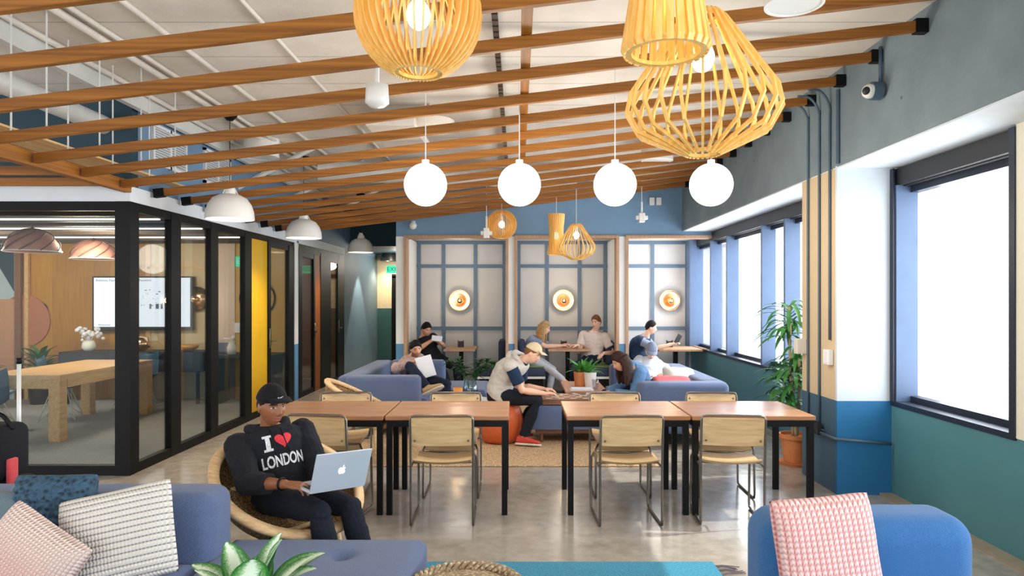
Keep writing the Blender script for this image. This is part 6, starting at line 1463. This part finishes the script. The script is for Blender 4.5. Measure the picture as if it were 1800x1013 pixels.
person('man in dark vest at the right booth table holding a phone up', dict(
    pelvis=(2.02, 11.42, 0.63), neck=at(1134, 592, 11.35), head=at(1144, 576, 11.3), face=(0.93, -0.15, -0.15), up=(0.15, 0, 1), chest=(0.9, -0.35, -0.2), bend=0.07,
    wristR=at(1180, 606, 11.1), poleR=(-0.2, -0.3, -1), handR=(0.9, 0.1, 0.3), wristL=at(1178, 605, 11.45), poleL=(0, 0.3, -1), handL=(0.9, -0.1, 0.2),
    ankleR=(2.55, 11.0, 0.09), kpoleR=(1, -0.2, 0.9), ankleL=(2.5, 11.3, 0.09), kpoleL=(1, -0.2, 0.9), toeR=(1, -0.3, 0), toeL=(1, -0.3, 0),
    skin='fair', hair='black', hairkind='short', shirt=sweat, sleeve=0.66, vest=navy, pants=jeansdark, shoes=shoeblack))
bm = B(); box(bm, -0.04, 0.04, -0.005, 0.005, -0.08, 0.08, 0.004); o = obj('phone', bm, M['blackplastic']); o.location = at(1192, 596, 11.08); o.rotation_euler = (0.1, 0.5, 0.3); tag(o, 'dark phone held up by the man in the dark vest', 'phone')
person('woman with long dark hair in blue denim shirt bending to the board', dict(
    pelvis=(1.47, 8.12, 0.53), neck=(1.27, 7.90, 0.845), head=at(1090, 636, 7.76), face=(-0.88, -0.30, -0.42), up=(-0.4, 0, 1), chest=(-0.8, -0.35, -0.35), hipdir=(-1, -0.1, 0), bend=0.06, s=0.94, hs=0.94, shw=0.165,
    wristR=at(1068, 690, 7.95), poleR=(0.2, 0.3, -1), handR=(-1, 0, 0), wristL=at(1078, 692, 7.7), poleL=(0.3, -0.3, -1), handL=(-1, 0.1, 0),
    ankleR=(1.02, 8.28, 0.1), kpoleR=(-1, 0, 0.9), ankleL=(1.03, 8.0, 0.1), kpoleL=(-1, 0, 0.9), toeR=(-1, 0, 0), toeL=(-1, 0, 0),
    skin='tan', hair='darkbrown', hairkind='long', hairlen=0.22, shirt=denim, sleeve=1.9, inf=0.018, pants=jeansdark, shoes=shoeblack))
person('man in heather grey tee and grey cap looking down on the right sofa', dict(
    pelvis=(1.68, 8.80, 0.53), neck=(1.80, 9.08, 0.815), head=at(1145, 617, 8.98), face=(-0.10, -0.8, -0.55), up=(0, -0.3, 1), chest=(-0.05, -0.95, 0.2), bend=0.05, s=0.97,
    wristR=(1.58, 8.62, 0.68), poleR=(-0.8, 0.2, -0.6), handR=(0.5, -0.5, 0), wristL=(1.86, 8.62, 0.68), poleL=(0.8, 0.2, -0.6), handL=(-0.5, -0.5, 0),
    ankleR=(1.42, 8.12, 0.50), kpoleR=(-0.2, -0.6, 1), ankleL=(1.62, 8.0, 0.50), kpoleL=(0.2, -0.5, 1), toeR=(-0.2, -1, 0.2), toeL=(0.1, -1, 0.2),
    skin='fair', hair='brown', hairkind='capped', cap=sweat, captilt=0.0, shirt=heather, sleeve=1.7, inf=0.016, pants=jeansdark, shoes=shoeblack))
# ------------------------------------------------------------------ light and camera
w = bpy.data.worlds.new('world'); SC.world = w; w.use_nodes = True; nt = w.node_tree; nt.nodes.clear()
o = nt.nodes.new('ShaderNodeOutputWorld'); bg = nt.nodes.new('ShaderNodeBackground')
bg.inputs[0].default_value = (0.95, 0.97, 1.0, 1); bg.inputs[1].default_value = 2.3
nt.links.new(bg.outputs[0], o.inputs[0])
def lamp(kind, name, loc, energy, col=(1, 1, 1), **kw):
    l = bpy.data.lights.new(name, kind); l.energy = energy; l.color = col
    for k_, v_ in kw.items(): setattr(l, k_, v_)
    o = bpy.data.objects.new(name, l); C.objects.link(o); o.location = loc; return o
s = lamp('SUN', 'sun', (8, 8, 8), 3.5, (1, 0.95, 0.86), angle=0.01)
s.rotation_euler = V((-0.66, -0.12, -0.68)).to_track_quat('-Z', 'Y').to_euler()
for (y, L, wd) in ((4.95, 1.4, 1.7), (9.2, 5.6, 1.7), (0.2, 5.6, 1.7)):   # daylight entering through the windows
    a = lamp('AREA', 'window_daylight', (3.5, y, 1.65), 30 * L, (0.88, 0.94, 1.0), shape='RECTANGLE', size=wd, size_y=L)
    a.rotation_euler = (0, -PI / 2, 0); a.rotation_euler = V((-1, 0, 0)).to_track_quat('-Z', 'Y').to_euler(); a.data.size = L; a.data.size_y = wd
for x in (-7.5, -5.5): lamp('POINT', 'meeting_room_lamp', (x, 8.8, 2.3), 100, (1, 0.87, 0.68), shadow_soft_size=0.3)
lamp('POINT', 'phone_room_lamp', (-4.6, 12.5, 2.2), 22, (1, 0.8, 0.6), shadow_soft_size=0.2)
lamp('SPOT', 'corridor_spot', (-3.2, 15.3, 2.7), 160, (1, 0.93, 0.8), spot_size=1.1, shadow_soft_size=0.05)
for x in (-1.0, 0.8, 2.4): lamp('POINT', 'booth_lamp', (x, 11.6, 2.3), 5, (1, 0.95, 0.88), shadow_soft_size=0.25)

lamp('POINT', 'corridor_fill', (-2.7, 16.2, 2.5), 40, (1, 0.92, 0.8), shadow_soft_size=0.2)  # added warm fill light for the corridor, no fixture belongs to it
cam = bpy.data.cameras.new('camera'); co = bpy.data.objects.new('camera', cam); C.objects.link(co)
co.location = (0, 0, 1.63); co.rotation_euler = (PI / 2, 0, 0)
cam.lens = 24.0; cam.sensor_width = 36; cam.shift_x = -10 / 1800; cam.shift_y = 18.5 / 1800
SC.camera = co
SC.view_settings.view_transform = 'Standard'; SC.view_settings.look = 'None'; SC.view_settings.gamma = 1
SC.view_settings.use_curve_mapping = False; SC.view_settings.exposure = 0.3
SC.cycles.max_bounces = 8; SC.cycles.transparent_max_bounces = 16
SC.cycles.caustics_reflective = False; SC.cycles.caustics_refractive = False
SC.cycles.sample_clamp_indirect = 6
